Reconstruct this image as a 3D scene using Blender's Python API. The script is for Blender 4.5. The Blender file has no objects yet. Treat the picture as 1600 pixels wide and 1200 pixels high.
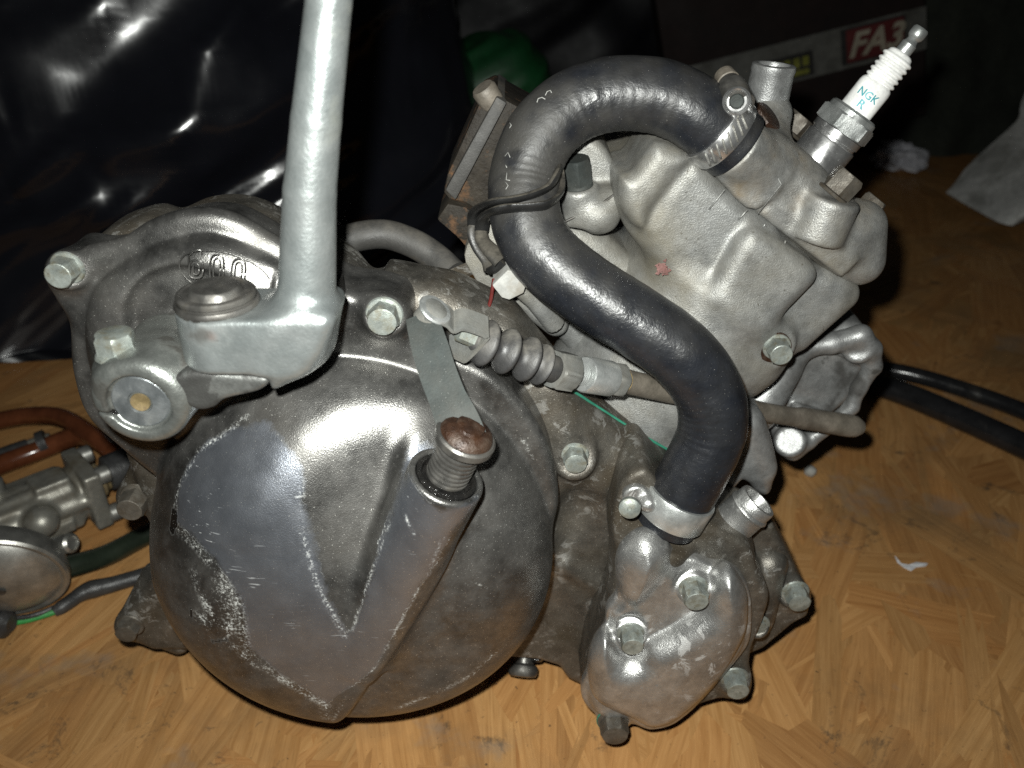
import bpy, bmesh, math, random
import numpy as np
from mathutils import Vector, Matrix, Quaternion
from mathutils.bvhtree import BVHTree

scene = bpy.context.scene
S = 0.01                                   # everything below is authored in centimetres
ZF = -1.5                                  # height of the wooden board
random.seed(7)
rng = np.random.default_rng(7)

# ------------------------------------------------------------------ camera, world, flash
F_PX, PITCH = 1331.0, math.radians(30)
CAM = np.array([0, -23.7, 30.5])
RIGHT = np.array([1.0, 0, 0]); UPV = np.array([0, math.sin(PITCH), math.cos(PITCH)]); FWD = np.array([0, math.cos(PITCH), -math.sin(PITCH)])
cd = bpy.data.cameras.new("camera"); cam = bpy.data.objects.new("camera", cd); scene.collection.objects.link(cam)
cam.location = CAM * S; cam.rotation_euler = (math.pi/2 - PITCH, 0, 0)
cd.sensor_width = 36; cd.lens = F_PX/1600*36; cd.clip_start = 0.01; cd.clip_end = 20
cd.dof.use_dof = True; cd.dof.focus_distance = 0.285; cd.dof.aperture_fstop = 14
scene.camera = cam
w = bpy.data.worlds.new("World"); scene.world = w; w.use_nodes = True
w.node_tree.nodes["Background"].inputs[0].default_value = (0.9, 0.95, 1.0, 1)
w.node_tree.nodes["Background"].inputs[1].default_value = 0.006
ld = bpy.data.lights.new("phone_flash", 'AREA'); ld.shape = 'DISK'; ld.size = 0.007; ld.energy = 1.45; ld.color = (0.98, 1.0, 0.95); ld.spread = math.radians(135)
fl = bpy.data.objects.new("phone_flash", ld); scene.collection.objects.link(fl)
fl.location = (CAM + UPV*1.6 - RIGHT*1.0) * S; fl.rotation_euler = cam.rotation_euler
scene.view_settings.view_transform = 'Standard'; scene.view_settings.look = 'None'
scene.view_settings.exposure = 0; scene.view_settings.gamma = 1
scene.cycles.use_denoising = False
scene.cycles.max_bounces = 6

def ray(px, py): return (px-800)/F_PX*RIGHT + (600-py)/F_PX*UPV + FWD
def V(px, py, Y):                          # point of the photograph on the upright plane y = Y
    r = ray(px, py); return CAM + (Y-CAM[1])/r[1]*r
def G(px, py, z=ZF):                       # ... on the level plane z
    r = ray(px, py); return CAM + (z-CAM[2])/r[2]*r
def D(px, py, d): return CAM + d*ray(px, py)
def XZ(pts, Y): return np.array([V(a, b, Y)[[0, 2]] for a, b in pts])

# ------------------------------------------------------------------ numpy noise
def hash3(i, j, k, seed=0):
    h = (i*374761393 + j*668265263 + k*2147483647 + seed*974711) & 0xffffffff
    h = ((h ^ (h >> 13))*1274126177) & 0xffffffff
    return ((h ^ (h >> 16)) & 0xffff)/65535.0
def vnoise(p, seed=0):
    p = np.asarray(p, float); i = np.floor(p).astype(np.int64); f = p-i; f = f*f*(3-2*f); o = 0
    for a in (0, 1):
        for b in (0, 1):
            for c in (0, 1):
                wgt = (f[..., 0] if a else 1-f[..., 0])*(f[..., 1] if b else 1-f[..., 1])*(f[..., 2] if c else 1-f[..., 2])
                o = o + wgt*hash3(i[..., 0]+a, i[..., 1]+b, i[..., 2]+c, seed)
    return o*2-1
def fbm(p, n=4, seed=0):
    o, a = 0, 0.5; p = np.asarray(p, float)
    for k in range(n): o = o+a*vnoise(p*2**k+k*17.3, seed+k); a *= .5
    return o

# ------------------------------------------------------------------ objects
W = {}
def place(o, M, parent):
    W[o.name] = M
    if parent is not None:
        o.parent = parent; o.matrix_parent_inverse = W[parent.name].inverted()
    o.matrix_basis = M
    return o
def new(name, me, parent=None, M=None):
    o = bpy.data.objects.new(name, me); scene.collection.objects.link(o)
    return place(o, M if M is not None else Matrix.Identity(4), parent)
def mesh(name, verts, faces, m, smooth=True, normals=None, sharp=None):
    me = bpy.data.meshes.new(name)
    v = np.asarray(verts, float)*S
    me.from_pydata(v.tolist(), [], [list(map(int, f)) for f in faces]) if not isinstance(faces, np.ndarray) else fast(me, v, faces)
    me.materials.append(m)
    me.polygons.foreach_set('use_smooth', [smooth]*len(me.polygons))
    if smooth and sharp: me.set_sharp_from_angle(angle=math.radians(sharp))
    if normals is not None: me.normals_split_custom_set_from_vertices(normals.tolist())
    me.update()
    return me
def fast(me, v, q):
    n, k = q.shape
    me.vertices.add(len(v)); me.vertices.foreach_set('co', v.astype(np.float32).ravel())
    me.loops.add(n*k); me.loops.foreach_set('vertex_index', q.astype(np.int32).ravel())
    me.polygons.add(n); me.polygons.foreach_set('loop_start', np.arange(0, n*k, k, dtype=np.int32)); me.polygons.foreach_set('loop_total', np.full(n, k, np.int32))
    me.update(calc_edges=True); me.validate()
def empty(name, loc, parent=None):
    o = bpy.data.objects.new(name, None); scene.collection.objects.link(o); o.empty_display_size = .02
    return place(o, Matrix.Translation(Vector(loc)*S), parent)
def tag(o, label=None, cat=None, group=None, kind=None):
    for k, v in (('label', label), ('category', cat), ('group', group), ('kind', kind)):
        if v: o[k] = v
    return o
def attr(me, name, vals):
    a = me.attributes.new(name, 'FLOAT', 'POINT'); a.data.foreach_set('value', np.asarray(vals, np.float32))

def spline(pts, n=8, closed=False):
    p = np.asarray(pts, float); N = len(p); out = []
    for i in range(N if closed else N-1):
        if closed: a, b, c, d = p[i-1], p[i], p[(i+1) % N], p[(i+2) % N]
        else: b, c = p[i], p[i+1]; a = p[i-1] if i else 2*b-c; d = p[i+2] if i+2 < N else 2*c-b
        for t in np.arange(n)/n:
            out.append(.5*((2*b)+(c-a)*t+(2*a-5*b+4*c-d)*t*t+(3*b-a-3*c+d)*t**3))
    if not closed: out.append(p[-1])
    return np.array(out)
def frames(p, closed=False):
    t = np.gradient(p, axis=0); t /= np.linalg.norm(t, axis=1)[:, None]
    u = np.cross(t[0], [0.13, -0.9, .3]); u /= np.linalg.norm(u); U = [u]
    for i in range(1, len(p)):
        u = U[-1]-t[i]*np.dot(U[-1], t[i]); u /= np.linalg.norm(u); U.append(u)
    U = np.array(U); return t, U, np.cross(t, U)
def tube_vf(path, r, seg=16, cap=True, flat=(1, 1)):
    p = np.asarray(path, float); n = len(p); t, U, B = frames(p)
    r = np.broadcast_to(r, (n,)) if np.ndim(r) < 2 else r
    a = np.linspace(0, 2*math.pi, seg, endpoint=False)
    rr = r[:, None] if np.ndim(r) == 1 else r
    v = p[:, None]+(rr*np.cos(a)*flat[0])[..., None]*U[:, None]+(rr*np.sin(a)*flat[1])[..., None]*B[:, None]
    v = v.reshape(-1, 3); f = []
    for i in range(n-1):
        for j in range(seg):
            k = (j+1) % seg; f.append((i*seg+j, i*seg+k, (i+1)*seg+k, (i+1)*seg+j))
    if cap: f.append(tuple(range(seg-1, -1, -1))); f.append(tuple((n-1)*seg+j for j in range(seg)))
    return v, f
def tube(name, path, r, m, parent=None, seg=16, flat=(1, 1), sharp=50, cap=True):
    v, f = tube_vf(path, r, seg, cap, flat); return new(name, mesh(name, v, f, m, True, sharp=sharp), parent)
def axis_M(p0, d, roll=0):                 # local z along d, origin p0 (cm)
    q = Vector((0, 0, 1)).rotation_difference(Vector(d)); return Matrix.Translation(Vector(p0)*S) @ q.to_matrix().to_4x4() @ Matrix.Rotation(roll, 4, 'Z')
def lathe_vf(prof, seg=32, hexa=None):
    v, f, n = [], [], len(prof)
    for i, (r, z) in enumerate(prof):
        for j in range(seg):
            a = 2*math.pi*j/seg; rr = r
            if hexa and hexa[0] <= i <= hexa[1]:
                k = (a+math.pi/6) % (math.pi/3)-math.pi/6; rr = min(r, hexa[2]/math.cos(k))
            v.append((rr*math.cos(a), rr*math.sin(a), z))
    for i in range(n-1):
        for j in range(seg):
            k = (j+1) % seg; f.append((i*seg+j, i*seg+k, (i+1)*seg+k, (i+1)*seg+j))
    f.append(tuple(range(seg-1, -1, -1))); f.append(tuple((n-1)*seg+j for j in range(seg)))
    return v, f
def lathe(name, prof, p0, d, m, parent=None, seg=32, hexa=None, sharp=35, roll=0):
    v, f = lathe_vf(prof, seg, hexa); me = mesh(name, v, f, m, True, sharp=sharp)
    return new(name, me, parent, axis_M(p0, d, roll))
def ribbon(name, path, wdt, th, m, parent=None, nrm=None, sharp=40):   # flat strap: width along nrm x tangent
    p = np.asarray(path, float); t = np.gradient(p, axis=0); t /= np.linalg.norm(t, axis=1)[:, None]
    nn = np.broadcast_to(np.asarray(nrm, float), p.shape); s = np.cross(t, nn); s /= np.linalg.norm(s, axis=1)[:, None]; nn = np.cross(s, t)
    wd = np.broadcast_to(wdt, (len(p),))[:, None]/2
    rings = np.stack([p-s*wd-nn*th/2, p+s*wd-nn*th/2, p+s*wd+nn*th/2, p-s*wd+nn*th/2], 1).reshape(-1, 3); f = []
    for i in range(len(p)-1):
        for j in range(4): k = (j+1) % 4; f.append((i*4+j, i*4+k, i*4+4+k, i*4+4+j))
    f += [(3, 2, 1, 0), tuple(4*(len(p)-1)+j for j in range(4))]
    return new(name, mesh(name, rings, f, m, True, sharp=sharp), parent)
def prism(name, outline, y0, y1, m, parent=None, bev=.05):             # XZ outline pushed along y, bevelled
    bm = bmesh.new(); vs = [bm.verts.new((a*S, y0*S, b*S)) for a, b in outline]; fc = bm.faces.new(vs)
    r = bmesh.ops.extrude_face_region(bm, geom=[fc]); ex = [g for g in r['geom'] if isinstance(g, bmesh.types.BMVert)]
    bmesh.ops.translate(bm, vec=(0, (y1-y0)*S, 0), verts=ex); bmesh.ops.recalc_face_normals(bm, faces=bm.faces)
    if bev: bmesh.ops.bevel(bm, geom=list(bm.edges), offset=bev*S, segments=2, profile=.6, affect='EDGES', clamp_overlap=True)
    me = bpy.data.meshes.new(name); bm.to_mesh(me); bm.free(); me.materials.append(m)
    me.polygons.foreach_set('use_smooth', [True]*len(me.polygons)); me.set_sharp_from_angle(angle=math.radians(35))
    return new(name, me, parent)

# ------------------------------------------------------------------ signed distance solids
def grid(lo, hi, h):
    a = [np.arange(l, u+h, h) for l, u in zip(lo, hi)]
    return a[0][:, None, None], a[1][None, :, None], a[2][None, None, :], (lo, h)
def smin(a, b, k=.3): hh = np.maximum(k-np.abs(a-b), 0)/k; return np.minimum(a, b)-hh*hh*k*.25
def smax(a, b, k=.3): return -smin(-a, -b, k)
def poly2(X, Z, pts):
    shp = np.broadcast_shapes(X.shape, Z.shape); d = np.full(shp, 1e9); s = np.ones(shp); n = len(pts)
    for i in range(n):
        ax, az = pts[i]; bx, bz = pts[i-1]; ex, ez = bx-ax, bz-az; wx, wz = X-ax, Z-az
        t = np.clip((wx*ex+wz*ez)/(ex*ex+ez*ez+1e-12), 0, 1); d = np.minimum(d, (wx-ex*t)**2+(wz-ez*t)**2)
        c1, c2, c3 = Z >= az, Z < bz, ex*wz > ez*wx
        flip = (c1 & c2 & c3) | (~c1 & ~c2 & ~c3); s = np.where(flip, -s, s)
    return s*np.sqrt(d)
def extr(d2, Y, y0, y1, r=.2):             # rounded extrusion along y
    wv = np.abs(Y-(y0+y1)/2)-(y1-y0)/2; a, b = d2+r, wv+r
    return np.minimum(np.maximum(a, b), 0)+np.sqrt(np.maximum(a, 0)**2+np.maximum(b, 0)**2)-r
def cap3(X, Y, Z, a, b, r0, r1=None):
    a, b = np.asarray(a, float), np.asarray(b, float); e = b-a; r1 = r0 if r1 is None else r1
    t = np.clip(((X-a[0])*e[0]+(Y-a[1])*e[1]+(Z-a[2])*e[2])/(e@e), 0, 1)
    return np.sqrt((X-a[0]-t*e[0])**2+(Y-a[1]-t*e[1])**2+(Z-a[2]-t*e[2])**2)-(r0+(r1-r0)*t)
def cyl3(X, Y, Z, a, b, r, rd=.1):
    a, b = np.asarray(a, float), np.asarray(b, float); e = b-a; L = np.linalg.norm(e); e = e/L
    t = (X-a[0])*e[0]+(Y-a[1])*e[1]+(Z-a[2])*e[2]
    rho = np.sqrt(np.maximum((X-a[0])**2+(Y-a[1])**2+(Z-a[2])**2-t*t, 0))
    p, q = rho-r+rd, np.abs(t-L/2)-L/2+rd
    return np.minimum(np.maximum(p, q), 0)+np.sqrt(np.maximum(p, 0)**2+np.maximum(q, 0)**2)-rd
def sph(X, Y, Z, c, r, s=(1, 1, 1)): return (np.sqrt(((X-c[0])/s[0])**2+((Y-c[1])/s[1])**2+((Z-c[2])/s[2])**2)-r)*min(s)
def surface(f, lo, h):
    f = f.astype(np.float32); s = f < 0; nx, ny, nz = f.shape; N = (nx-1)*(ny-1)*(nz-1)
    cid = lambda i, j, k: (i*(ny-1)+j)*(nz-1)+k
    acc = np.zeros((N, 3)); cnt = np.zeros(N); quads = []
    for ax in range(3):
        sl0 = [slice(None)]*3; sl1 = [slice(None)]*3; sl0[ax] = slice(0, -1); sl1[ax] = slice(1, None)
        A, B = f[tuple(sl0)], f[tuple(sl1)]; I = np.argwhere((A < 0) != (B < 0))
        if not len(I): continue
        a, b = A[tuple(I.T)], B[tuple(I.T)]; P = I.astype(float); P[:, ax] += a/(a-b)
        o1, o2 = [(1, 2), (2, 0), (0, 1)][ax]; ids, ok = [], np.ones(len(I), bool)
        for d1, d2 in ((0, 0), (-1, 0), (-1, -1), (0, -1)):
            J = I.copy(); J[:, o1] += d1; J[:, o2] += d2
            good = (J >= 0).all(1) & (J[:, 0] < nx-1) & (J[:, 1] < ny-1) & (J[:, 2] < nz-1); ok &= good
            idx = np.where(good, cid(J[:, 0], J[:, 1], J[:, 2]), 0); ids.append(idx)
            for c in range(3): acc[:, c] += np.bincount(idx[good], P[good, c], N)
            cnt += np.bincount(idx[good], minlength=N)
        q = np.stack(ids, 1)[ok]; fl_ = (a < 0)[ok]; q[~fl_] = q[~fl_][:, ::-1]; quads.append(q)
    q = np.concatenate(quads); used = np.flatnonzero(cnt > 0); mp = np.full(N, -1); mp[used] = np.arange(len(used))
    v = acc[used]/cnt[used][:, None]
    def samp(g, p):
        i = np.clip(np.floor(p).astype(int), 0, np.array(g.shape)-2); t = p-i; o = 0
        for a_ in (0, 1):
            for b_ in (0, 1):
                for c_ in (0, 1):
                    o = o+(t[:, 0] if a_ else 1-t[:, 0])*(t[:, 1] if b_ else 1-t[:, 1])*(t[:, 2] if c_ else 1-t[:, 2])*g[i[:, 0]+a_, i[:, 1]+b_, i[:, 2]+c_]
        return o
    gr = np.gradient(f)
    for it in range(2):
        g = np.stack([samp(x, v) for x in gr], 1); L2 = (g*g).sum(1)+1e-9
        v = v-np.clip(samp(f, v)/L2, -2, 2)[:, None]*g*.9
    n = np.stack([samp(x, v) for x in gr], 1); n /= np.linalg.norm(n, axis=1)[:, None]+1e-9
    return np.array(lo)+v*h, mp[q], n
BV = {}
def hit(px, py, names, out=0.):
    r = Vector(ray(px, py)); best = None
    for n_ in names:
        q = BV[n_].ray_cast(Vector(CAM), r.normalized())
        if q[0] is not None and (best is None or q[3] < best[1]): best = (q[0], q[3])
    return np.array(best[0])-np.array(r.normalized())*out if best else None
def solid(name, f, g, m, parent=None):
    v, q, n = surface(np.ascontiguousarray(f), *g[3])
    BV[name] = BVHTree.FromPolygons(v.tolist(), q.tolist())
    o = new(name, mesh(name, v, q, m, True, n), parent); o['_'] = 0; del o['_']
    return o, v

# ------------------------------------------------------------------ materials
class NT:
    def __init__(s, name):
        s.m = bpy.data.materials.new(name); s.m.use_nodes = True; s.t = s.m.node_tree; s.b = s.t.nodes["Principled BSDF"]
        s.tc = s.t.nodes.new('ShaderNodeTexCoord'); s.co = s.tc.outputs['Object']
    def n(s, typ, **kw):
        x = s.t.nodes.new(typ)
        for k, v in kw.items():
            if k.startswith('_'): setattr(x, k[1:], v)
            else: s.set(x.inputs[k] if not k.isdigit() else x.inputs[int(k)], v)
        return x
    def set(s, i, v):
        if hasattr(v, 'is_output') or isinstance(v, bpy.types.NodeSocket): s.t.links.new(v, i)
        else: i.default_value = v
    def noise(s, scale, detail=4, rough=.55, co=None, dist=0):
        return s.n('ShaderNodeTexNoise', Vector=co or s.co, Scale=scale, Detail=detail, Roughness=rough, Distortion=dist).outputs[0]
    def ramp(s, x, lo, hi, a=0., b=1.):
        r = s.n('ShaderNodeMapRange', Value=x); r.clamp = True
        for k, v in zip(('From Min', 'From Max', 'To Min', 'To Max'), (lo, hi, a, b)): s.set(r.inputs[k], v)
        return r.outputs[0]
    def mix(s, f, a, b):
        x = s.n('ShaderNodeMix', _data_type='RGBA'); s.set(x.inputs[0], f); s.set(x.inputs[6], col(a)); s.set(x.inputs[7], col(b)); return x.outputs[2]
    def mixf(s, f, a, b):
        x = s.n('ShaderNodeMix', _data_type='FLOAT'); s.set(x.inputs[0], f); s.set(x.inputs[2], a); s.set(x.inputs[3], b); return x.outputs[0]
    def math(s, op, a, b=0., c=0.):
        x = s.n('ShaderNodeMath', _operation=op); s.set(x.inputs[0], a); s.set(x.inputs[1], b); s.set(x.inputs[2], c); return x.outputs[0]
    def at(s, name): return s.n('ShaderNodeAttribute', _attribute_name=name).outputs['Fac']
def col(c):
    return c if isinstance(c, bpy.types.NodeSocket) else (tuple(c)+(1,) if len(c) == 3 else c)

def mat(name, c1, c2, scale=120, metal=.6, rough=(.35, .55), bump=.15, grain=1800, lump=0, lump_scale=150, grime=None, gscale=55, gamt=.45, gsoft=.2,
        speck=None, samt=.7, dust=None, damt=.6, rust=None, ruamt=.65, wear=None, rnd=False, spec=.5, coat=0, stain=None, mottle=.22, pits=.5, scuff=None):
    t = NT(name)
    if rnd:
        oi = t.n('ShaderNodeObjectInfo'); cb = t.n('ShaderNodeCombineXYZ', X=oi.outputs['Random'], Y=t.math('MULTIPLY', oi.outputs['Random'], 7.3), Z=0.0)
        t.co = t.n('ShaderNodeVectorMath', _operation='ADD', **{'0': t.co, '1': cb.outputs[0]}).outputs[0]
    c = t.mix(t.ramp(t.noise(scale, 5, .6), .3, .7), c1, c2); r = t.ramp(t.noise(scale*1.7, 5), .3, .7, rough[0], rough[1]); mt = metal
    if mottle:
        mv = t.math('ADD', t.ramp(t.noise(140, 10, .78), .34, .66, 1-mottle*1.3, 1+mottle*.8), t.ramp(t.noise(38, 5, .6), .32, .68, -mottle*.5, mottle*.4))
        c = t.n('ShaderNodeHueSaturation', Color=c, Value=mv).outputs[0]
        if metal > .2:
            pt = t.math('MULTIPLY', t.ramp(t.noise(620, 3, .6), .66, .72), pits); c = t.mix(pt, c, (.03, .027, .022)); mt = t.mixf(pt, mt, .1)
    if grime:
        g = t.ramp(t.noise(gscale, 8, .62, dist=.4), 1-gamt-gsoft/2, 1-gamt+gsoft/2); c = t.mix(t.math('MULTIPLY', g, .85), c, grime)
        r = t.mixf(g, r, .6); mt = t.mixf(t.math('MULTIPLY', g, .6), mt, .1)
    if scuff:
        g = t.math('MULTIPLY', t.ramp(t.noise(scuff[1], 9, .72, dist=.6), scuff[2], scuff[2]+.03), t.ramp(t.noise(scuff[1]*.35, 3), .45, .6)); g = t.math('MULTIPLY', g, .75)
        c = t.mix(g, c, scuff[0]); r = t.mixf(g, r, .5); mt = t.mixf(g, mt, .45)
    if wear:
        a = t.math('ADD', t.at('wear'), t.math('MULTIPLY', t.math('SUBTRACT', t.noise(150, 9, .75), .5), .9))
        k = t.ramp(a, .38, .62); c = t.mix(k, c, t.mix(t.ramp(t.noise(90, 6, .65), .3, .7), wear[0], wear[1])); r = t.mixf(k, r, t.ramp(t.noise(160, 5), .3, .7, wear[2], wear[3])); mt = t.mixf(k, mt, wear[4])
        band = t.math('MULTIPLY', t.ramp(t.math('ABSOLUTE', t.math('SUBTRACT', a, .47)), .006, .028, 1, 0), t.math('MULTIPLY', t.ramp(t.noise(1100, 4, .7), .45, .6), t.ramp(t.noise(70, 3), .42, .6)))
        sc = t.n('ShaderNodeMapping', Vector=t.co); sc.inputs['Rotation'].default_value = (0, .6, 0); sc.inputs['Scale'].default_value = (60, 400, 700)
        scr = t.math('MULTIPLY', t.ramp(t.noise(1.6, 3, .5, co=sc.outputs[0]), .66, .7), t.ramp(t.noise(55, 4), .5, .62))
        scr = t.math('MULTIPLY', scr, t.ramp(a, .05, .4))
        chalk = t.math('MAXIMUM', band, t.math('MULTIPLY', scr, .55)); chalk = t.math('MAXIMUM', chalk, t.math('MULTIPLY', t.at('scratch'), t.ramp(t.math('ADD', t.noise(1000, 5, .75), t.math('MULTIPLY', t.noise(120, 4), .5)), .74, .92)))
        c = t.mix(chalk, c, (.5, .51, .49)); mt = t.mixf(chalk, mt, .15); r = t.mixf(chalk, r, .6)
        c = t.mix(t.at('black'), c, (.004, .004, .004)); mt = t.mixf(t.at('black'), mt, 0.)
    if stain:
        for an, sc_, amt in stain:
            c = t.mix(t.math('MULTIPLY', t.at(an), amt), c, sc_); mt = t.mixf(t.math('MULTIPLY', t.at(an), .7), mt, .05 if metal else 0.); r = t.mixf(t.math('MULTIPLY', t.at(an), .8), r, .75)
    if rust:
        g = t.ramp(t.noise(gscale*1.9, 8, .65), ruamt, ruamt+.1); c = t.mix(g, c, rust); mt = t.mixf(g, mt, 0.); r = t.mixf(g, r, .8)
    if dust:
        ge = t.n('ShaderNodeNewGeometry'); sx = t.n('ShaderNodeSeparateXYZ', Vector=ge.outputs['Normal'])
        g = t.math('MULTIPLY', t.ramp(sx.outputs[2], .15, .95), t.ramp(t.noise(130, 7, .7), .35, .65)); g = t.math('MULTIPLY', g, damt)
        c = t.mix(g, c, dust); mt = t.mixf(g, mt, 0.); r = t.mixf(g, r, .85)
    if speck:
        g = t.ramp(t.noise(2300, 2, .5), samt, samt+.05); c = t.mix(g, c, speck)
    h = t.math('MULTIPLY', t.noise(grain, 3, .6), 1.0)
    bp = t.n('ShaderNodeBump', Height=h, Strength=bump, Distance=.0004)
    if lump:
        b2 = t.n('ShaderNodeBump', Height=t.noise(lump_scale, 4, .55), Strength=lump, Distance=.0015); t.set(bp.inputs['Normal'], b2.outputs[0])
    for k, v in (('Base Color', c), ('Roughness', r), ('Metallic', mt), ('Normal', bp.outputs[0]), ('Specular IOR Level', spec), ('Coat Weight', coat)): t.set(t.b.inputs[k], v)
    return t.m

M_COVER = mat('cover_coating', (.14, .138, .133), (.20, .197, .189), 70, .92, (.27, .36), .3, 2400, grime=(.032, .027, .021), gscale=30, gamt=.40, gsoft=.35, speck=(.7, .69, .64), samt=.69,
              wear=((.20, .215, .245), (.275, .29, .32), .29, .41, .86), pits=.35)
M_CASE = mat('grimy_crankcase', (.105, .098, .086), (.17, .16, .141), 60, .74, (.30, .44), .45, 1900, lump=.06, lump_scale=120, grime=(.036, .026, .014), gscale=24, gamt=.48, gsoft=.2, speck=(.42, .39, .33), samt=.685, mottle=.36, pits=.8, scuff=((.25, .245, .23), 170, .545))
M_PUMP = mat('scuffed_pump_cover', (.32, .32, .312), (.43, .43, .42), 90, .8, (.30, .42), .4, 1900, grime=(.14, .127, .106), gscale=42, gamt=.33, gsoft=.07, speck=(.6, .6, .57), samt=.69, pits=.5, scuff=((.48, .48, .47), 150, .54))
M_CYL = mat('cast_cylinder', (.215, .218, .212), (.285, .288, .280), 55, .56, (.36, .48), .5, 1900, lump=.05, lump_scale=120, grime=(.135, .118, .082), gscale=17, gamt=.45, gsoft=.3, speck=(.07, .065, .055), samt=.68, dust=(.12, .105, .078), damt=.45, mottle=.28, pits=.8)
M_HEAD = mat('stained_head', (.215, .216, .208), (.285, .286, .276), 45, .56, (.36, .48), .5, 1900, lump=.06, lump_scale=120, grime=(.135, .112, .072), gscale=19, gamt=.43, gsoft=.25, speck=(.07, .06, .045), samt=.68, dust=(.12, .10, .07), damt=.45, mottle=.3, pits=.8, stain=(('stain', (.125, .09, .048), .75),))
M_EXH = mat('exhaust_casting', (.225, .228, .226), (.31, .313, .31), 60, .6, (.34, .48), .35, 1900, lump=.05, grime=(.03, .027, .022), gscale=95, gamt=.36, gsoft=.08, mottle=.3, pits=.8, stain=(('soot', (.02, .018, .015), .85),))
M_ZINC = mat('zinc_lever', (.225, .25, .25), (.29, .308, .305), 70, .7, (.30, .42), .28, 1000, lump=.08, lump_scale=260, mottle=.1, grime=(.2, .19, .13), gscale=35, gamt=.28, gsoft=.25, speck=(.14, .145, .14), samt=.73, stain=(('rust', (.11, .03, .011), .9), ('soot', (.035, .032, .028), .85)))
M_HUB = mat('oily_hub', (.17, .18, .17), (.24, .25, .235), 80, .75, (.27, .40), .3, 1300, grime=(.025, .022, .018), gscale=85, gamt=.44, gsoft=.1)
M_BOLT = mat('zinc_bolt', (.22, .245, .228), (.30, .322, .298), 200, .5, (.36, .48), .25, 1900, grime=(.10, .09, .06), gscale=260, gamt=.45, rnd=True, mottle=.35, pits=.8)
M_BOLTD = mat('dirty_bolt', (.085, .076, .064), (.135, .122, .102), 200, .5, (.42, .6), .35, 1700, grime=(.045, .034, .022), gscale=220, gamt=.45, rnd=True, pits=.8)
M_RUSTB = mat('rusty_head', (.020, .009, .005), (.042, .020, .011), 260, .3, (.34, .55), .7, 1300, grime=(.055, .04, .029), gscale=150, gamt=.42)
M_STEEL = mat('bright_steel', (.62, .62, .62), (.72, .72, .71), 150, .92, (.2, .3), .05, 1500)
M_NUT = mat('dull_steel', (.40, .42, .41), (.50, .51, .50), 150, .75, (.32, .45), .2, 1900)
M_DSTEEL = mat('dark_steel', (.085, .082, .076), (.135, .13, .122), 150, .7, (.3, .45), .2, 1500, grime=(.04, .035, .027), gscale=120, gamt=.42)
M_PAWL = mat('oily_pawl', (.14, .145, .14), (.22, .225, .215), 120, .75, (.25, .4), .3, 1500, grime=(.010, .009, .008), gscale=75, gamt=.56, gsoft=.1)
M_ARM = mat('dusty_arm', (.026, .031, .030), (.040, .046, .044), 80, .25, (.6, .72), .3, 1700, grime=(.035, .032, .027), gscale=45, gamt=.42, gsoft=.4, speck=(.17, .17, .16), samt=.71, spec=.2)
M_CLEV = mat('dusty_clevis', (.115, .12, .115), (.16, .165, .158), 80, .3, (.55, .68), .3, 1700, grime=(.12, .108, .088), gscale=45, gamt=.45, gsoft=.4, speck=(.3, .3, .28), samt=.725, spec=.3)
M_SHAFT = mat('blue_washer', (.19, .21, .22), (.26, .275, .28), 150, .75, (.32, .45), .2, 1900, grime=(.09, .085, .07), gscale=120, gamt=.35)
M_HOSE = mat('rubber_hose', (.006, .007, .010), (.0105, .012, .0155), 60, 0, (.22, .31), .32, 1000, lump=.16, lump_scale=150, speck=(.14, .135, .125), samt=.71, stain=(('dusty', (.070, .064, .052), .42),), mottle=.3, spec=.42)
M_RUB = mat('dusty_rubber', (.025, .024, .022), (.045, .043, .04), 80, 0, (.5, .7), .3, 1300, dust=(.10, .09, .075), damt=.6, grime=(.085, .07, .052), gscale=60, gamt=.35)
M_BOOT = mat('dusty_boot', (.022, .022, .023), (.04, .039, .038), 80, 0, (.45, .6), .25, 1300, dust=(.16, .148, .125), damt=.6)
M_BLACK = mat('gloss_black', (.010, .010, .011), (.018, .018, .019), 60, 0, (.14, .24), .08, 900, lump=.08, grime=(.05, .045, .036), gscale=35, gamt=.28)
M_STRAP = mat('black_strap', (.008, .008, .008), (.014, .014, .014), 60, 0, (.32, .42), .3, 1000, dust=(.11, .098, .078), damt=.75, spec=.35)
M_PORC = mat('white_porcelain', (.80, .80, .78), (.84, .84, .82), 60, 0, (.14, .2), .02, 600, spec=.6)
M_TEAL = mat('teal_print', (.03, .27, .32), (.04, .32, .37), 60, 0, (.4, .5), .02)
M_RPLATE = mat('rusty_plate', (.016, .013, .010), (.03, .025, .019), 70, .1, (.6, .8), .8, 900, lump=.5, lump_scale=130, grime=(.012, .010, .008), gscale=45, gamt=.45, rust=(.085, .045, .022), ruamt=.52, spec=.2)
M_PLAST = mat('white_plastic', (.25, .25, .235), (.31, .31, .295), 60, 0, (.45, .55), .1, grime=(.17, .15, .12), gscale=90, gamt=.4, spec=.3)
M_GREEN = mat('green_gasket', (.02, .14, .09), (.03, .2, .13), 60, 0, (.5, .6), .05)
M_BRASS = mat('brass_end', (.20, .15, .075), (.29, .22, .11), 150, .5, (.4, .55), .3, grime=(.09, .065, .04), gscale=200, gamt=.45)
M_SLEEVE = mat('cable_sleeve', (.085, .074, .058), (.14, .122, .10), 70, .1, (.5, .65), .3, 1200, grime=(.05, .04, .03), gscale=60, gamt=.4)
M_RED = mat('red_wire', (.06, .008, .006), (.09, .012, .01), 60, 0, (.4, .5), .1)
M_LEAF = mat('red_fleck', (.13, .06, .052), (.19, .10, .09), 400, 0, (.8, .9), .2)
M_CARB = mat('dull_carb', (.24, .23, .20), (.34, .33, .29), 60, .6, (.33, .48), .25, grime=(.08, .065, .042), gscale=50, gamt=.42)
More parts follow.
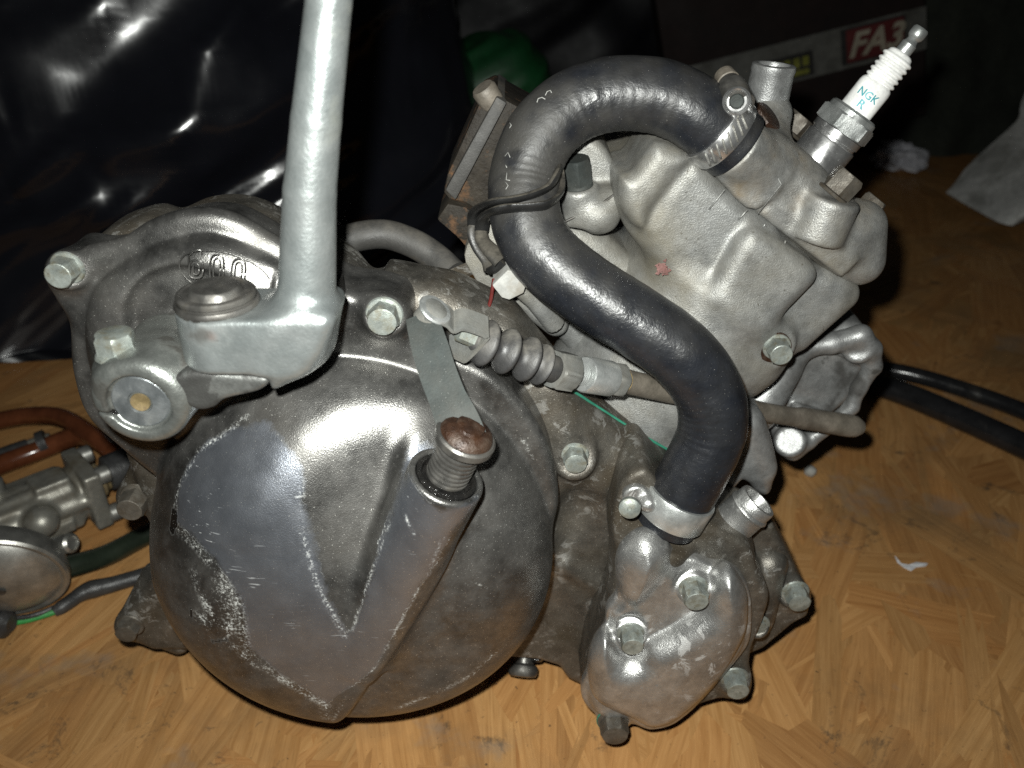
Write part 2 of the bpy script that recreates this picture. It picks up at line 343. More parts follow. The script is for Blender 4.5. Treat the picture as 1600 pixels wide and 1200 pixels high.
M_BOWL = mat('carb_bowl', (.30, .295, .27), (.38, .375, .35), 50, .8, (.32, .42), .15, grime=(.13, .115, .09), gscale=35, gamt=.3, gsoft=.4)
M_BROWN = mat('brown_hose', (.085, .026, .011), (.12, .038, .016), 50, 0, (.16, .26), .05, coat=.4)
M_DGREEN = mat('dark_green_hose', (.012, .018, .012), (.02, .026, .017), 50, 0, (.3, .4), .05)
M_GWIRE = mat('green_wire', (.03, .22, .05), (.04, .28, .07), 50, 0, (.4, .5), .05)
M_TAPE = mat('taped_wire', (.025, .025, .026), (.04, .04, .04), 80, 0, (.35, .5), .3, lump=.5)
M_BAG = mat('bin_bag', (.006, .0065, .009), (.010, .0105, .0145), 12, 0, (.15, .27), .05, 300, lump=.12, lump_scale=28, spec=.75, mottle=0)
M_BAG2 = mat('dull_bag', (.004, .004, .005), (.007, .007, .009), 12, 0, (.4, .55), .05, 300, lump=.3, lump_scale=30, spec=.15)
M_GBAG = mat('green_bag', (.003, .040, .011), (.006, .062, .018), 14, 0, (.45, .6), .05, lump=.3, lump_scale=40)
M_CLOTH = mat('dark_cloth', (.018, .021, .016), (.034, .037, .029), 9, 0, (.8, .9), .4, 500, lump=.5, lump_scale=14, spec=.2)
M_PAPER = mat('grey_sheet', (.50, .50, .48), (.62, .62, .60), 22, 0, (.5, .7), .1, 300, lump=.4, lump_scale=25, grime=(.28, .28, .26), gscale=16, gamt=.45, gsoft=.12)
M_SCRAP = mat('pale_scrap', (.42, .42, .46), (.55, .55, .58), 40, 0, (.6, .8), .1, 300)
M_BOX = mat('dark_box', (.010, .007, .0065), (.019, .011, .010), 10, 0, (.6, .8), .1, 300, spec=.2)
M_BAND = mat('grey_band', (.085, .085, .075), (.12, .12, .11), 20, 0, (.4, .6), .1, 300, grime=(.04, .037, .03), gscale=25, gamt=.4)
M_STK = mat('sticker_white', (.32, .28, .21), (.38, .34, .27), 30, 0, (.4, .5), .05)
M_STKR = mat('sticker_red', (.085, .010, .011), (.11, .014, .014), 30, 0, (.4, .5), .05)
M_STKK = mat('sticker_black', (.012, .012, .012), (.02, .02, .02), 30, 0, (.4, .5), .05)
M_STKY = mat('sticker_yellow', (.16, .17, .02), (.2, .2, .03), 30, 0, (.4, .5), .05)
M_CHIP = mat('white_chip', (.6, .6, .62), (.7, .7, .72), 300, 0, (.3, .5), .1)
M_INK = mat('faded_print', (.20, .20, .19), (.3, .3, .28), 300, 0, (.6, .7), .1)
M_OIL_GAP_BLK = mat('wet_and_gap_black', (.006, .006, .006), (.012, .011, .01), 200, 0, (.12, .25), .5, 900, lump=.6, lump_scale=500)  # oily black parts, and the painted darkness of the gap beside the lever

def wood():
    t = NT('oriented_strand_wood'); uv = t.n('ShaderNodeUVMap').outputs[0]
    tint = t.n('ShaderNodeAttribute', _attribute_name='tint'); hue = t.at('hue')
    mp = t.n('ShaderNodeMapping', Vector=uv); mp.inputs['Scale'].default_value = (1.2, 26, 1)
    g = t.noise(1.0, 8, .7, co=mp.outputs[0], dist=.6)
    mp2 = t.n('ShaderNodeMapping', Vector=uv); mp2.inputs['Scale'].default_value = (6, 130, 1)
    g2 = t.noise(1.0, 4, .6, co=mp2.outputs[0])
    base = t.mix(hue, (.37, .188, .064), (.30, .126, .038)); lite = t.mix(hue, (.50, .280, .110), (.43, .205, .068))
    c = t.mix(t.ramp(g, .36, .64), base, lite)
    c = t.mix(t.ramp(g2, .52, .74, 0, .34), c, (.15, .065, .02))
    hs = t.n('ShaderNodeHueSaturation', Color=c, Value=t.ramp(tint.outputs['Fac'], 0, 1, .80, 1.07)); c = hs.outputs[0]
    c = t.mix(t.math('MULTIPLY', t.ramp(t.noise(9, 6, .65), .52, .72), .55), c, (.11, .075, .042))
    c = t.mix(t.math('MULTIPLY', t.ramp(t.noise(38, 8, .75, dist=.5), .60, .68), .7), c, (.055, .042, .03))
    c = t.mix(t.math('MULTIPLY', t.ramp(t.noise(330, 4, .6), .67, .73), .8), c, (.03, .024, .018))
    c = t.mix(t.math('MULTIPLY', t.ramp(t.noise(17, 5, .6), .60, .68), .35), c, (.20, .19, .17))
    t.set(t.b.inputs['Base Color'], c); t.set(t.b.inputs['Roughness'], t.ramp(t.noise(45, 5), .3, .7, .42, .62)); t.set(t.b.inputs['Specular IOR Level'], .35)
    bp = t.n('ShaderNodeBump', Height=g2, Strength=.25, Distance=.0003)
    b2 = t.n('ShaderNodeBump', Height=g, Strength=.35, Distance=.0008); t.set(bp.inputs['Normal'], b2.outputs[0]); t.set(t.b.inputs['Normal'], bp.outputs[0])
    return t.m
M_WOOD = wood()

# ------------------------------------------------------------------ the board
def board():
    v = [(-170, -30, ZF-.12), (170, -30, ZF-.12), (170, 190, ZF-.12), (-170, 190, ZF-.12), (-170, -30, ZF-1.9), (170, -30, ZF-1.9), (170, 190, ZF-1.9), (-170, 190, ZF-1.9)]
    f = [(0, 1, 2, 3), (7, 6, 5, 4), (0, 4, 5, 1), (1, 5, 6, 2), (2, 6, 7, 3), (3, 7, 4, 0)]
    o = tag(new('floor', mesh('floor', v, f, M_WOOD, False)), kind='structure')
    vs, fs, uvs, tn, hu = [], [], [], [], []
    def strand(x, y, a, L, wd, z, t, h):
        n0 = len(vs); k = 5; ca, sa = math.cos(a), math.sin(a); tx, ty = random.uniform(-.0025, .0025), random.uniform(-.006, .006); u0, v0 = random.uniform(0, 90), random.uniform(0, 90)
        top, bot = [], []
        for i in range(k):
            s = (i/(k-1)-.5)*wd
            top.append((L/2+random.uniform(-.9, .2)*min(L*.3, 2.6), s)); bot.append((-L/2-random.uniform(-.9, .2)*min(L*.3, 2.6), s))
        sk = random.uniform(-.5, .5)*wd
        for (l, s) in bot+top[::-1]:
            l += sk*s/wd*1.4; s2 = s*(1+.12*random.uniform(-1, 1)); vs.append((x+l*ca-s2*sa, y+l*sa+s2*ca, z+tx*l+ty*s)); uvs.append((l/10+u0, s/10+v0)); tn.append(t); hu.append(h)
        fs.append(tuple(n0+i for i in range(2*k-1, -1, -1))[::-1])
    N = 0
    for zone, cnt in (((-34, 38, -16, 38), 1500), ((-80, 90, -10, 95), 1900), ((-150, 150, 60, 180), 900)):
        for i in range(cnt):
            x, y = random.uniform(zone[0], zone[1]), random.uniform(zone[2], zone[3])
            a = math.radians(98)+1.5*float(vnoise(np.array([x*.045, y*.045, 3.3]), 77))+random.gauss(0, .30) if random.random() < .85 else random.uniform(0, math.pi)
            strand(x, y, a, random.uniform(7, 19), random.choice((.5, 1.0, 1.6, 2.4, 3.2, 4.2))*random.uniform(.7, 1.2), ZF-.085+.085*random.random(), random.random(), min(1, max(0, random.gauss(.3, .22)))); N += 1
    me = mesh('wood_strand', vs, fs, M_WOOD, False)
    ul = me.uv_layers.new(name='UVMap'); li = np.zeros(len(me.loops), np.int32); me.loops.foreach_get('vertex_index', li)
    ul.data.foreach_set('uv', np.array(uvs, np.float32)[li].ravel()); attr(me, 'tint', tn); attr(me, 'hue', hu)
    tag(new('wood_strand', me, o), kind='stuff')
board()

# ------------------------------------------------------------------ the engine
ENG = empty('engine', (-2, 5, ZF))
tag(ENG, 'grimy two stroke motorcycle engine with black coolant hose and raised kick lever', 'engine')

HEXBOLT = None
def bolt(px, py, Y, r=.5, parent=None, d=(0, -1, 0), m=None, roll=None, h=.55, name='bolt', fl=1.32):
    """flanged hex bolt; its seat at pixel px,py on plane Y"""
    global HEXBOLT
    m = m or M_BOLT; key = m.name+'%.2f%.2f' % (h, fl)
    if HEXBOLT is None: HEXBOLT = {}
    if key not in HEXBOLT:
        q = 1.0
        prof = [(fl*.98, 0), (fl*1.02, .08), (fl*.96, .22), (1.02, .28), (1.16, .30), (1.16, .42), (1.16, .3+h*1.5), (1.0, .3+h*1.85), (.93, .3+h*1.9)]
        v, f = lathe_vf([(a*.5*1.0, b*.5) for a, b in prof], 60, (4, 6, .5*q))
        HEXBOLT[key] = mesh(name, v, f, m, True, sharp=28)
    p = V(px, py, Y) if not isinstance(px, np.ndarray) else px
    Mx = axis_M(p, d, random.uniform(0, 1) if roll is None else roll) @ Matrix.Scale(r/.5, 4)
    return new(name, HEXBOLT[key], parent or ENG, Mx)

# --- crankcase
def crankcase():
    g = grid((-17.8, .5, -2.4), (13.2, 12, 24.2), .13); X, Y, Z, _ = g
    lobe = XZ([(112, 430), (150, 372), (215, 345), (255, 352), (300, 334), (350, 330), (400, 343), (450, 372), (520, 405), (560, 440), (600, 520), (640, 600), (700, 700), (650, 900), (300, 900), (190, 700), (120, 560)], 2.6)
    f = extr(poly2(X, Z, spline(lobe, 4, True)), Y, 1.9, 5.4, 1.2)
    right = XZ([(560, 440), (640, 452), (720, 460), (800, 500), (870, 580), (930, 640), (1010, 700), (1100, 770), (1170, 792), (1205, 810), (1232, 860), (1262, 925), (1258, 950), (1235, 962), (1190, 1000), (1120, 1030), (1050, 1050), (990, 1075), (935, 1062), (915, 1062), (885, 1047), (872, 1028), (840, 1018), (800, 1015), (700, 1000), (600, 900), (560, 600)], 3.0)
    f = smin(f, extr(poly2(X, Z, right), Y, 2.4, 4.4, .35), .5)
    f = smin(f, extr(poly2(X, Z, XZ([(600, 430), (700, 450), (800, 500), (880, 600), (960, 690), (1000, 720), (930, 800), (860, 860), (700, 900), (560, 800)], 2.2)), Y, 1.6, 4.3, .8), .9)
    f = smin(f, cyl3(X, Y, Z, V(640, 640, 2), V(640, 640, 9), 4.4, .6), .8)
    # shallow pockets and ridges on the right web
    f = smax(f, -sph(X, Y, Z, V(905, 835, 1.2), 1.0, (1.2, 1.5, 1.8)), .6)
    f = smin(f, cap3(X, Y, Z, V(880, 880, 2.5), V(975, 930, 2.6), .35), .5)
    f = smin(f, cap3(X, Y, Z, V(880, 690, 1.9), V(860, 600, 2.2), .75), .6)
    f = smin(f, cyl3(X, Y, Z, V(897, 715, 1.25), V(897, 715, 3.5), .82, .15), .35)
    f = smin(f, cyl3(X, Y, Z, V(1240, 928, 2.05), V(1240, 928, 5.0), .62, .15), .3)
    mr = spline([V(880, 612, 3.7), V(905, 634, 3.6), V(945, 662, 3.6), V(990, 690, 3.7), V(1045, 722, 3.9), V(1100, 742, 4.3)], 2)
    for a, bq in zip(mr[:-1], mr[1:]): f = smin(f, cap3(X, Y, Z, a, bq, .42), .3)
    # body under and behind the cover
    b = np.maximum(np.maximum(np.abs(X+6)-4.5, np.abs(Y-8.2)-3.2), np.abs(Z-6)-7.55)
    f = smin(f, b+.0, .6)
    # ears on the left
    for (a, bq, r) in (((212, 775), (258, 690), .72), ((206, 975), (245, 900), .66), ((206, 975), (280, 1005), .5)):
        f = smin(f, cap3(X, Y, Z, V(*a, 3.2), V(*bq, 4.0), r), .5)
    f = smin(f, cap3(X, Y, Z, V(260, 700, 4), V(330, 720, 5), 1.1), .6)
    web = XZ([(198, 985), (212, 945), (250, 880), (290, 890), (310, 1012), (240, 1008)], 3.3); f = smin(f, extr(poly2(X, Z, web), Y, 3.05, 4.2, .2), .35)
    # mouth lumps behind the lever
    f = smin(f, cap3(X, Y, Z, V(560, 468, 5), V(620, 452, 6.0), .9), .6)
    f = smin(f, cap3(X, Y, Z, V(628, 462, 3.2), V(625, 447, 5), .8), .5)
    f = f + .03*0
    o, v = solid('crankcase', f, g, M_CASE, ENG)
    return o
CASE = crankcase()
bolt(204, 976, 2.02, .42, CASE, m=M_BOLTD)
bolt(215, 776, 2.35, .47, CASE, m=M_BOLTD, h=.8)
bolt(898, 710, 1.22, .38, CASE, h=.7)
bolt(1242, 924, 2.0, .43, CASE, h=.7)

# --- clutch cover
CX, CZ, CR = -5.72, 9.6, 7.2
LA, LB = V(752, 770, -2.4)[[0, 2]], V(520, 1128, -1.5)[[0, 2]]
BA = V(699, 742, -3.35); BB = V(570, 1010, -2.35)
def clutch_cover():
    g = grid((-15.6, -5.2, 1.8), (2.4, 3.2, 24.2), .085); X, Y, Z, _ = g
    rho = np.sqrt((X-CX)**2+(np.where(Z > CZ, (Z-CZ)*.88, Z-CZ))**2)
    cr = np.where(Z > CZ, .014+.016*np.clip((Z-CZ)/3, 0, 1), .014)
    d1 = extr(rho-CR, Y-.75*cr*rho**2, -2.95, 6, 2.5)
    d2 = extr(rho-CR, Y-cr*rho**2, -3.75, 6, 3.3)
    def ys(px, py):
        y = -3.0
        for _i in range(12):
            q = V(px, py, y); rr = math.hypot(q[0]-CX, (q[2]-CZ)*(.88 if q[2] > CZ else 1)); cc = .014+.016*min(max((q[2]-CZ)/3, 0), 1) if q[2] > CZ else .014
            y = -3.75+cc*rr*rr+(3.3-math.sqrt(max(3.3**2-max(rr-CR+3.3, 0)**2, .3)))
        return y
    e = (LB-LA)/np.linalg.norm(LB-LA); hp = -((X-LA[0])*e[1]-(Z-LA[1])*e[0])      # > 0 right of the step
    if (V(800, 900, -2)[0]-LA[0])*e[1]-(V(800, 900, -2)[2]-LA[1])*e[0] > 0: hp = -hp
    d2 = smax(d2, hp+.15, .3)
    f = smin(d1, d2, .25)
    # three-sided facet hollow beside the boss
    ap = V(547, 968, ys(547, 968)+.03); p1 = V(480, 720, ys(480, 720)+.05); p2 = V(628, 720, ys(628, 720)+.5)
    n = np.cross(p1-ap, p2-ap); n /= np.linalg.norm(n); n = n if n[1] < 0 else -n
    pl = -((X-ap[0])*n[0]+(Y-ap[1])*n[1]+(Z-ap[2])*n[2])             # < 0 in front of the facet
    r0, r1 = V(548, 985, -3.6)[[0, 2]], V(632, 690, -2.4)[[0, 2]]; er = (r1-r0)/np.linalg.norm(r1-r0)
    rt = (X-r0[0])*er[1]-(Z-r0[1])*er[0]
    f = smax(f, -smax(pl, rt, .6), .5)
    # upper plate with the kick-shaft lobe
    pl_ = spline(XZ([(82, 425), (100, 395), (150, 398), (205, 385), (250, 360), (305, 344), (360, 350), (420, 382), (480, 415), (540, 448), (600, 458), (640, 478), (650, 520), (705, 545), (775, 580), (830, 640), (862, 710), (868, 800), (800, 900), (500, 900), (280, 760), (190, 690), (140, 640), (118, 570), (113, 500), (92, 460)], .6), 5, True)
    f = smin(f, extr(poly2(X, Z, pl_), Y, .15, 2.6, .35), .15)
    # lobe swells forward around the kick shaft
    lobe = spline(XZ([(135, 470), (190, 415), (260, 385), (330, 375), (420, 410), (480, 450), (490, 500), (450, 560), (380, 640), (260, 690), (170, 650), (130, 560)], -.4), 5, True)
    f = smin(f, extr(poly2(X, Z, lobe), Y, -.75, 2.5, .8), .25)
    # ridge following the top edge
    rp = spline(XZ([(150, 398), (205, 385), (250, 358), (305, 342), (360, 348), (420, 380), (470, 408)], .5), 6)
    rd_ = 1e9
    for a, b in zip(rp[:-1], rp[1:]): rd_ = np.minimum(rd_, cap3(X, Y, Z, (a[0], .45, a[1]), (b[0], .45, b[1]), .36))
    f = smin(f, rd_, .35)
    hub = V(213, 637, -4.2)
    f = smax(f, -cyl3(X, Y, Z, (hub[0]+.5, -3, hub[2]+.6), (hub[0]+.5, -.35, hub[2]+.6), 2.0, .3), .25)     # recess of the kick shaft
    f = smin(f, cyl3(X, Y, Z, (hub[0], -1.3, hub[2]), (hub[0], 2, hub[2]), 1.0, .1), .2)
    f = smin(f, cyl3(X, Y, Z, V(105, 423, -.15), V(105, 423, 2.3), .58, .12), .4)
    f = smin(f, cyl3(X, Y, Z, V(601, 495, -.2), V(601, 495, 2.3), .66, .15), .5)
    # shaft boss
    f = smin(f, cyl3(X, Y, Z, BA, BB, 1.17, .12), .5)
    ax = (BA-BB)/np.linalg.norm(BA-BB)
    f = smax(f, -cyl3(X, Y, Z, BA-ax*.5, BA+ax*.6, .95, .05), .08)
    # seat for the number
    f = smax(f, -cyl3(X, Y, Z, V(352, 425, -1.4), V(352, 425, -.80), 1.35, .05)*1.0, .12)
    o, v = solid('clutch_cover', f, g, M_COVER, ENG)
    # wear traced on the face
    U = lambda pts: [(200+a*.4918, 560+b*.4918) for a, b in pts]
    wp = XZ(U([(112, 590), (108, 480), (150, 395), (230, 325), (330, 290), (390, 275), (470, 315), (535, 380), (550, 480), (585, 560), (605, 640), (645, 740), (710, 835), (735, 790), (785, 640), (835, 480), (870, 385), (900, 335), (1000, 395), (1112, 405), (1040, 480), (965, 620), (880, 765), (790, 940), (700, 1020), (640, 1070), (560, 1010), (480, 960), (390, 880), (365, 730), (290, 650), (210, 605)]), -3.2)
    d = poly2(v[:, 0], v[:, 2], wp)
    attr(o.data, 'wear', np.clip(.5-d*1.3, 0, 1)*np.clip((-.9-v[:, 1])*1.6, 0, 1)*np.clip((17.9-v[:, 2]+.5*fbm(v*.8, 3, 2))/2.4, 0, 1))
    sc = np.zeros(len(v))
    for pts, wd in (([(125, 592), (210, 605), (290, 650), (365, 735), (390, 880), (480, 960), (560, 1010), (640, 1060), (635, 1120)], .20), ([(300, 700), (350, 780), (330, 830), (250, 800)], .35), ([(210, 680), (330, 860), (420, 930)], .18), ([(1010, 480), (965, 600), (880, 770), (800, 920), (700, 1030), (650, 1140)], .045), ([(840, 480), (780, 640), (725, 810)], .05), ([(545, 400), (555, 540), (610, 680), (700, 830)], .10), ([(850, 1140), (1000, 1080), (1090, 1040), (1170, 970)], .12), ([(1255, 440), (1300, 510)], .07), ([(105, 560), (110, 500), (170, 390), (330, 280)], .07), ([(1060, 735), (1100, 735), (1135, 755)], .035), ([(895, 430), (920, 470)], .06)):
        q = XZ(U(pts), -3.0)
        for a, b in zip(q[:-1], q[1:]):
            e_ = b-a; t = np.clip(((v[:, 0]-a[0])*e_[0]+(v[:, 2]-a[1])*e_[1])/(e_@e_), 0, 1)
            dd = np.hypot(v[:, 0]-a[0]-t*e_[0], v[:, 2]-a[1]-t*e_[1]); sc = np.maximum(sc, np.clip(1.3-dd/wd, 0, 1))
    attr(o.data, 'scratch', sc*(v[:, 1] < 0.5))
    bl = np.zeros(len(v))
    for (a, b, wd) in (((110, 560), (105, 610), .13), ((112, 560), (118, 590), .1), ((205, 780), (210, 800), .07), ((280, 865), (330, 855), .06), ((215, 600), (216, 603), .03)):
        q = XZ(U([a, b]), -3.0); e_ = q[1]-q[0]; t = np.clip(((v[:, 0]-q[0][0])*e_[0]+(v[:, 2]-q[0][1])*e_[1])/(e_@e_+1e-9), 0, 1)
        dd = np.hypot(v[:, 0]-q[0][0]-t*e_[0], v[:, 2]-q[0][1]-t*e_[1]); bl = np.maximum(bl, dd < wd)
    attr(o.data, 'black', bl)
    return o
COVER = clutch_cover()
bolt(106, 418, -.15, .385, COVER, roll=.3, h=.75)
bolt(601, 490, -.2, .43, COVER, roll=.2, h=.6)

def raised_number():
    vs, fs = [], []
    def add(path, r, closed=True):
        p = np.asarray(path); 
        v, f = tube_vf(p, r, 6, True); n = len(vs); vs.extend(v.tolist()); fs.extend([tuple(n+i for i in q) for q in f])
    def stad(cx, cz, hw, hh, k=28, ang=.22, a0=0, a1=2*math.pi):
        out = []
        for i in range(k+1):
            a = a0+(a1-a0)*i/k; x = hw*math.copysign(abs(math.cos(a))**.7, math.cos(a)); z = hh*math.copysign(abs(math.sin(a))**.7, math.sin(a))
            out.append((cx+x+z*ang, -.83, cz+z))
        return out
    c0 = V(352, 430, -.8)
    for i, ch in enumerate('600'):
        cx, cz = c0[0]-.80+i*.60, c0[2]+.34-i*.12
        if ch == '0': add(stad(cx, cz, .20, .42), .028); add(stad(cx, cz, .10, .31), .025)
        else:
            add(stad(cx, cz-.14, .20, .28), .028); add(stad(cx, cz-.14, .09, .16), .025)
            add([(cx-.20+.0, -.83, cz-.1), (cx-.13, -.83, cz+.25), (cx+.02, -.83, cz+.44), (cx+.24, -.83, cz+.44), (cx+.26, -.83, cz+.32)], .028)
    pill = [(c0[0]+.98*math.cos(a)*1.3, -.80, c0[2]+.72*math.sin(a)-.25*math.cos(a)) for a in np.linspace(.2, 5.2, 40)]
    add(pill, .02)
    new('raised_number', mesh('raised_number', vs, fs, M_COVER, True), COVER)
raised_number()

# --- kick starter
def kick_starter():
    H = V(213, 637, -4.3)
    g = grid((-13.2, -4.8, 15.6), (-3.5, -.3, 21.2), .07); X, Y, Z, _ = g
    f = cyl3(X, Y, Z, (H[0], -4.15, H[2]), (H[0], -1.0, H[2]), 1.32, .3)
    lug = V(191, 575, -3.2)
    f = smin(f, cyl3(X, Y, Z, (lug[0], -3.2, H[2]-.3), (lug[0], -3.2, V(195, 562, -3.2)[2]), .70, .1), .45)
    nb = V(300, 590, -3.1)
    f = smin(f, cap3(X, Y, Z, (H[0]+.6, -3.0, H[2]+.35), (nb[0]+.2, -3.0, nb[2]+.1), .95, .75), .6)
    sl = V(172, 618, -3.2)                                      # clamp slot
    f = smax(f, -(np.maximum(np.maximum(np.abs(Z-sl[2]+.12*(X-sl[0]))-.045, X-(H[0]-.55)), -(X-H[0]+3))+0*Y), .05)
    f = smax(f, -cyl3(X, Y, Z, (H[0], -5, H[2]), (H[0], -3.98, H[2]), .86, .03), .06)
    o, v = solid('kick_hub', f, g, M_HUB, ENG)
    lathe('shaft_end', [(.1, -.3), (.80, -.3), (.80, .0), (.74, .06), (.34, .08), (.3, .0), (.27, -.12)], (H[0], -3.97, H[2]), (0, -1, 0), M_SHAFT, o, 40)
    lathe('brass_plug', [(.27, 0), (.26, .05), (.15, .03), (.01, .01)], (H[0], -4.0, H[2]), (0, -1, 0), M_BRASS, o, 24)
    top = V(195, 560, -3.2)
    bolt(np.array([lug[0], -3.2, top[2]+.1]), 0, 0, .47, o, d=(0, 0, 1), roll=.25, h=.62, fl=1.28)
    lathe('oil_ring', [(.78, -.12), (.92, -.06), (.95, .02), (.90, .05), (.80, .0)], (H[0], -3.97, H[2]), (0, -1, 0), M_OIL_GAP_BLK, o, 40)
    gp = grid((-9.6, -4.5, 16.6), (-5.2, -2.2, 20.2), .06); Xp, Yp, Zp, _ = gp
    pw = spline(XZ([(262, 600), (272, 588), (300, 580), (360, 584), (412, 588), (420, 598), (402, 612), (352, 624), (334, 637), (310, 641), (287, 630), (270, 614)], -4.0), 4, True)
    fp = extr(poly2(Xp, Zp, pw), Yp, -4.05, -2.6, .16)
    solid('kick_pawl', fp, gp, M_PAWL, o)
    # lever
    P = V(340, 474, -3.15); zt = P[2]; zb = V(340, 588, -4.25)[2]
    g = grid((-9.4, -4.6, zb-1.0), (-1.8, -.9, 31.5), .08); X, Y, Z, _ = g
    xr = V(428, 500, -3.15)[0]
    st = np.sqrt((X-np.clip(X, P[0], xr))**2+(Y+3.15)**2)-1.10
    blk = extr2 = np.maximum(st, np.abs(Z-(zt+zb)/2)-(zt-zb)/2)
    st2 = st+.12; wz = np.abs(Z-(zt+zb)/2)-(zt-zb)/2+.12
    blk = np.minimum(np.maximum(st2, wz), 0)+np.sqrt(np.maximum(st2, 0)**2+np.maximum(wz, 0)**2)-.12
    a = V(478, 520, -3.15); b = V(484, 300, -3.05); c = V(494, 190, -3.0); d = V(514, 0, -2.9); e = V(524, -160, -2.8)
    lev = cap3(X, Y, Z, a, b, .80, .655)
    lev = smin(lev, cap3(X, Y, Z, b, c, .655, .60), .05); lev = smin(lev, cap3(X, Y, Z, c, d, .60, .52), .05); lev = smin(lev, cap3(X, Y, Z, d, e, .52, .50), .05)
    f = smin(blk, lev, .75)
    toe = spline(XZ([(380, 560), (400, 588), (415, 596), (424, 613), (445, 606), (478, 588), (505, 556), (519, 520), (521, 500), (500, 488), (440, 492), (390, 520)], -4.1), 4, True)
    f = smin(f, extr(poly2(X, Z, toe), Y, -4.22, -2.08, .4), .3)
    f = smax(f, -cyl3(X, Y, Z, (P[0], -3.15, zt-.22), (P[0], -3.15, zt+2), 1.02, .03)*1.0, .05)
    o2, v = solid('kick_lever', f, g, M_ZINC, ENG)
    rc = V(330, 525, -4.25); dd = np.hypot(v[:, 0]-rc[0], v[:, 2]-rc[2])
    attr(o2.data, 'rust', np.clip(1.2-dd/.18, 0, 1)*(v[:, 1] < -3.6)*(.6+.4*fbm(v*6)))
    sx = V(318, 535, -4.25); dd = np.hypot((v[:, 0]-sx[0])/.55, (v[:, 2]-sx[2]-.12)/.55)
    attr(o2.data, 'soot', np.clip(1.25-dd+1.2*fbm(v*3.2, 5), 0, 1)*(v[:, 1] < -3.6)*np.clip((v[:, 2]-zb-.35)*1.3, 0, 1))
    lathe('pivot_cap', [(.3, -.2), (1.04, -.2), (1.06, .02), (1.10, .05), (1.11, .12), (1.08, .19), (1.02, .20), (1.0, .17), (1.0, .24), (1.03, .28), (1.03, .36), (.98, .41), (.92, .42), (.88, .38), (.72, .37), (.70, .40), (.68, .50), (.62, .56), (.3, .58), (.01, .58)], (P[0], -3.15, zt-.05), (0, 0, 1), M_DSTEEL, o2, 56)
kick_starter()

# --- clutch arm and shaft
def clutch_arm():
    ax = (BA-BB)/np.linalg.norm(BA-BB)
    lathe('oil_seal', [(.2, -.2), (.93, -.2), (.93, -.05), (.8, .0), (.74, -.12), (.6, -.1)], BA, ax, M_OIL_GAP_BLK, ENG, 40)
    prof = [(.55, -.25)]
    for i in range(8): prof += [(.56, i*.17-.05), (.66, i*.17), (.66, i*.17+.07), (.56, i*.17+.11)]
    prof += [(.6, 1.36), (.76, 1.4), (.82, 1.48), (.82, 1.58), (.76, 1.62)]
    sh = lathe('splined_shaft', prof, BA, ax, M_DSTEEL, ENG, 40)
    lathe('shaft_head', [(.76, 0), (.79, .08), (.74, .20), (.60, .32), (.44, .36), (.41, .44), (.25, .48), (.02, .48)], BA+ax*1.6, ax, M_RUSTB, sh, 36)
    base = BA+ax*1.5
    pth = spline([base+np.array([.12, -.15, -.2]), V(712, 650, -3.2), V(697, 615, -2.75), V(682, 575, -2.25), V(670, 535, -1.75), V(662, 508, -1.35), V(657, 494, -1.1)], 8)
    wd = np.interp(np.linspace(0, 1, len(pth)), [0, .12, .3, .6, .85, 1], [1.25, 1.25, 1.08, 1.08, .95, .85])
    nr = np.array([[.10, -.92, .25]])
    ribbon('clutch_arm', pth, wd, .24, M_ARM, ENG, nr)
    lathe('arm_collar', [(.6, 0), (.84, .02), (.9, .08), (.9, .28), (.84, .34), (.6, .34)], base-ax*.16, ax, M_DSTEEL, sh, 32)
clutch_arm()

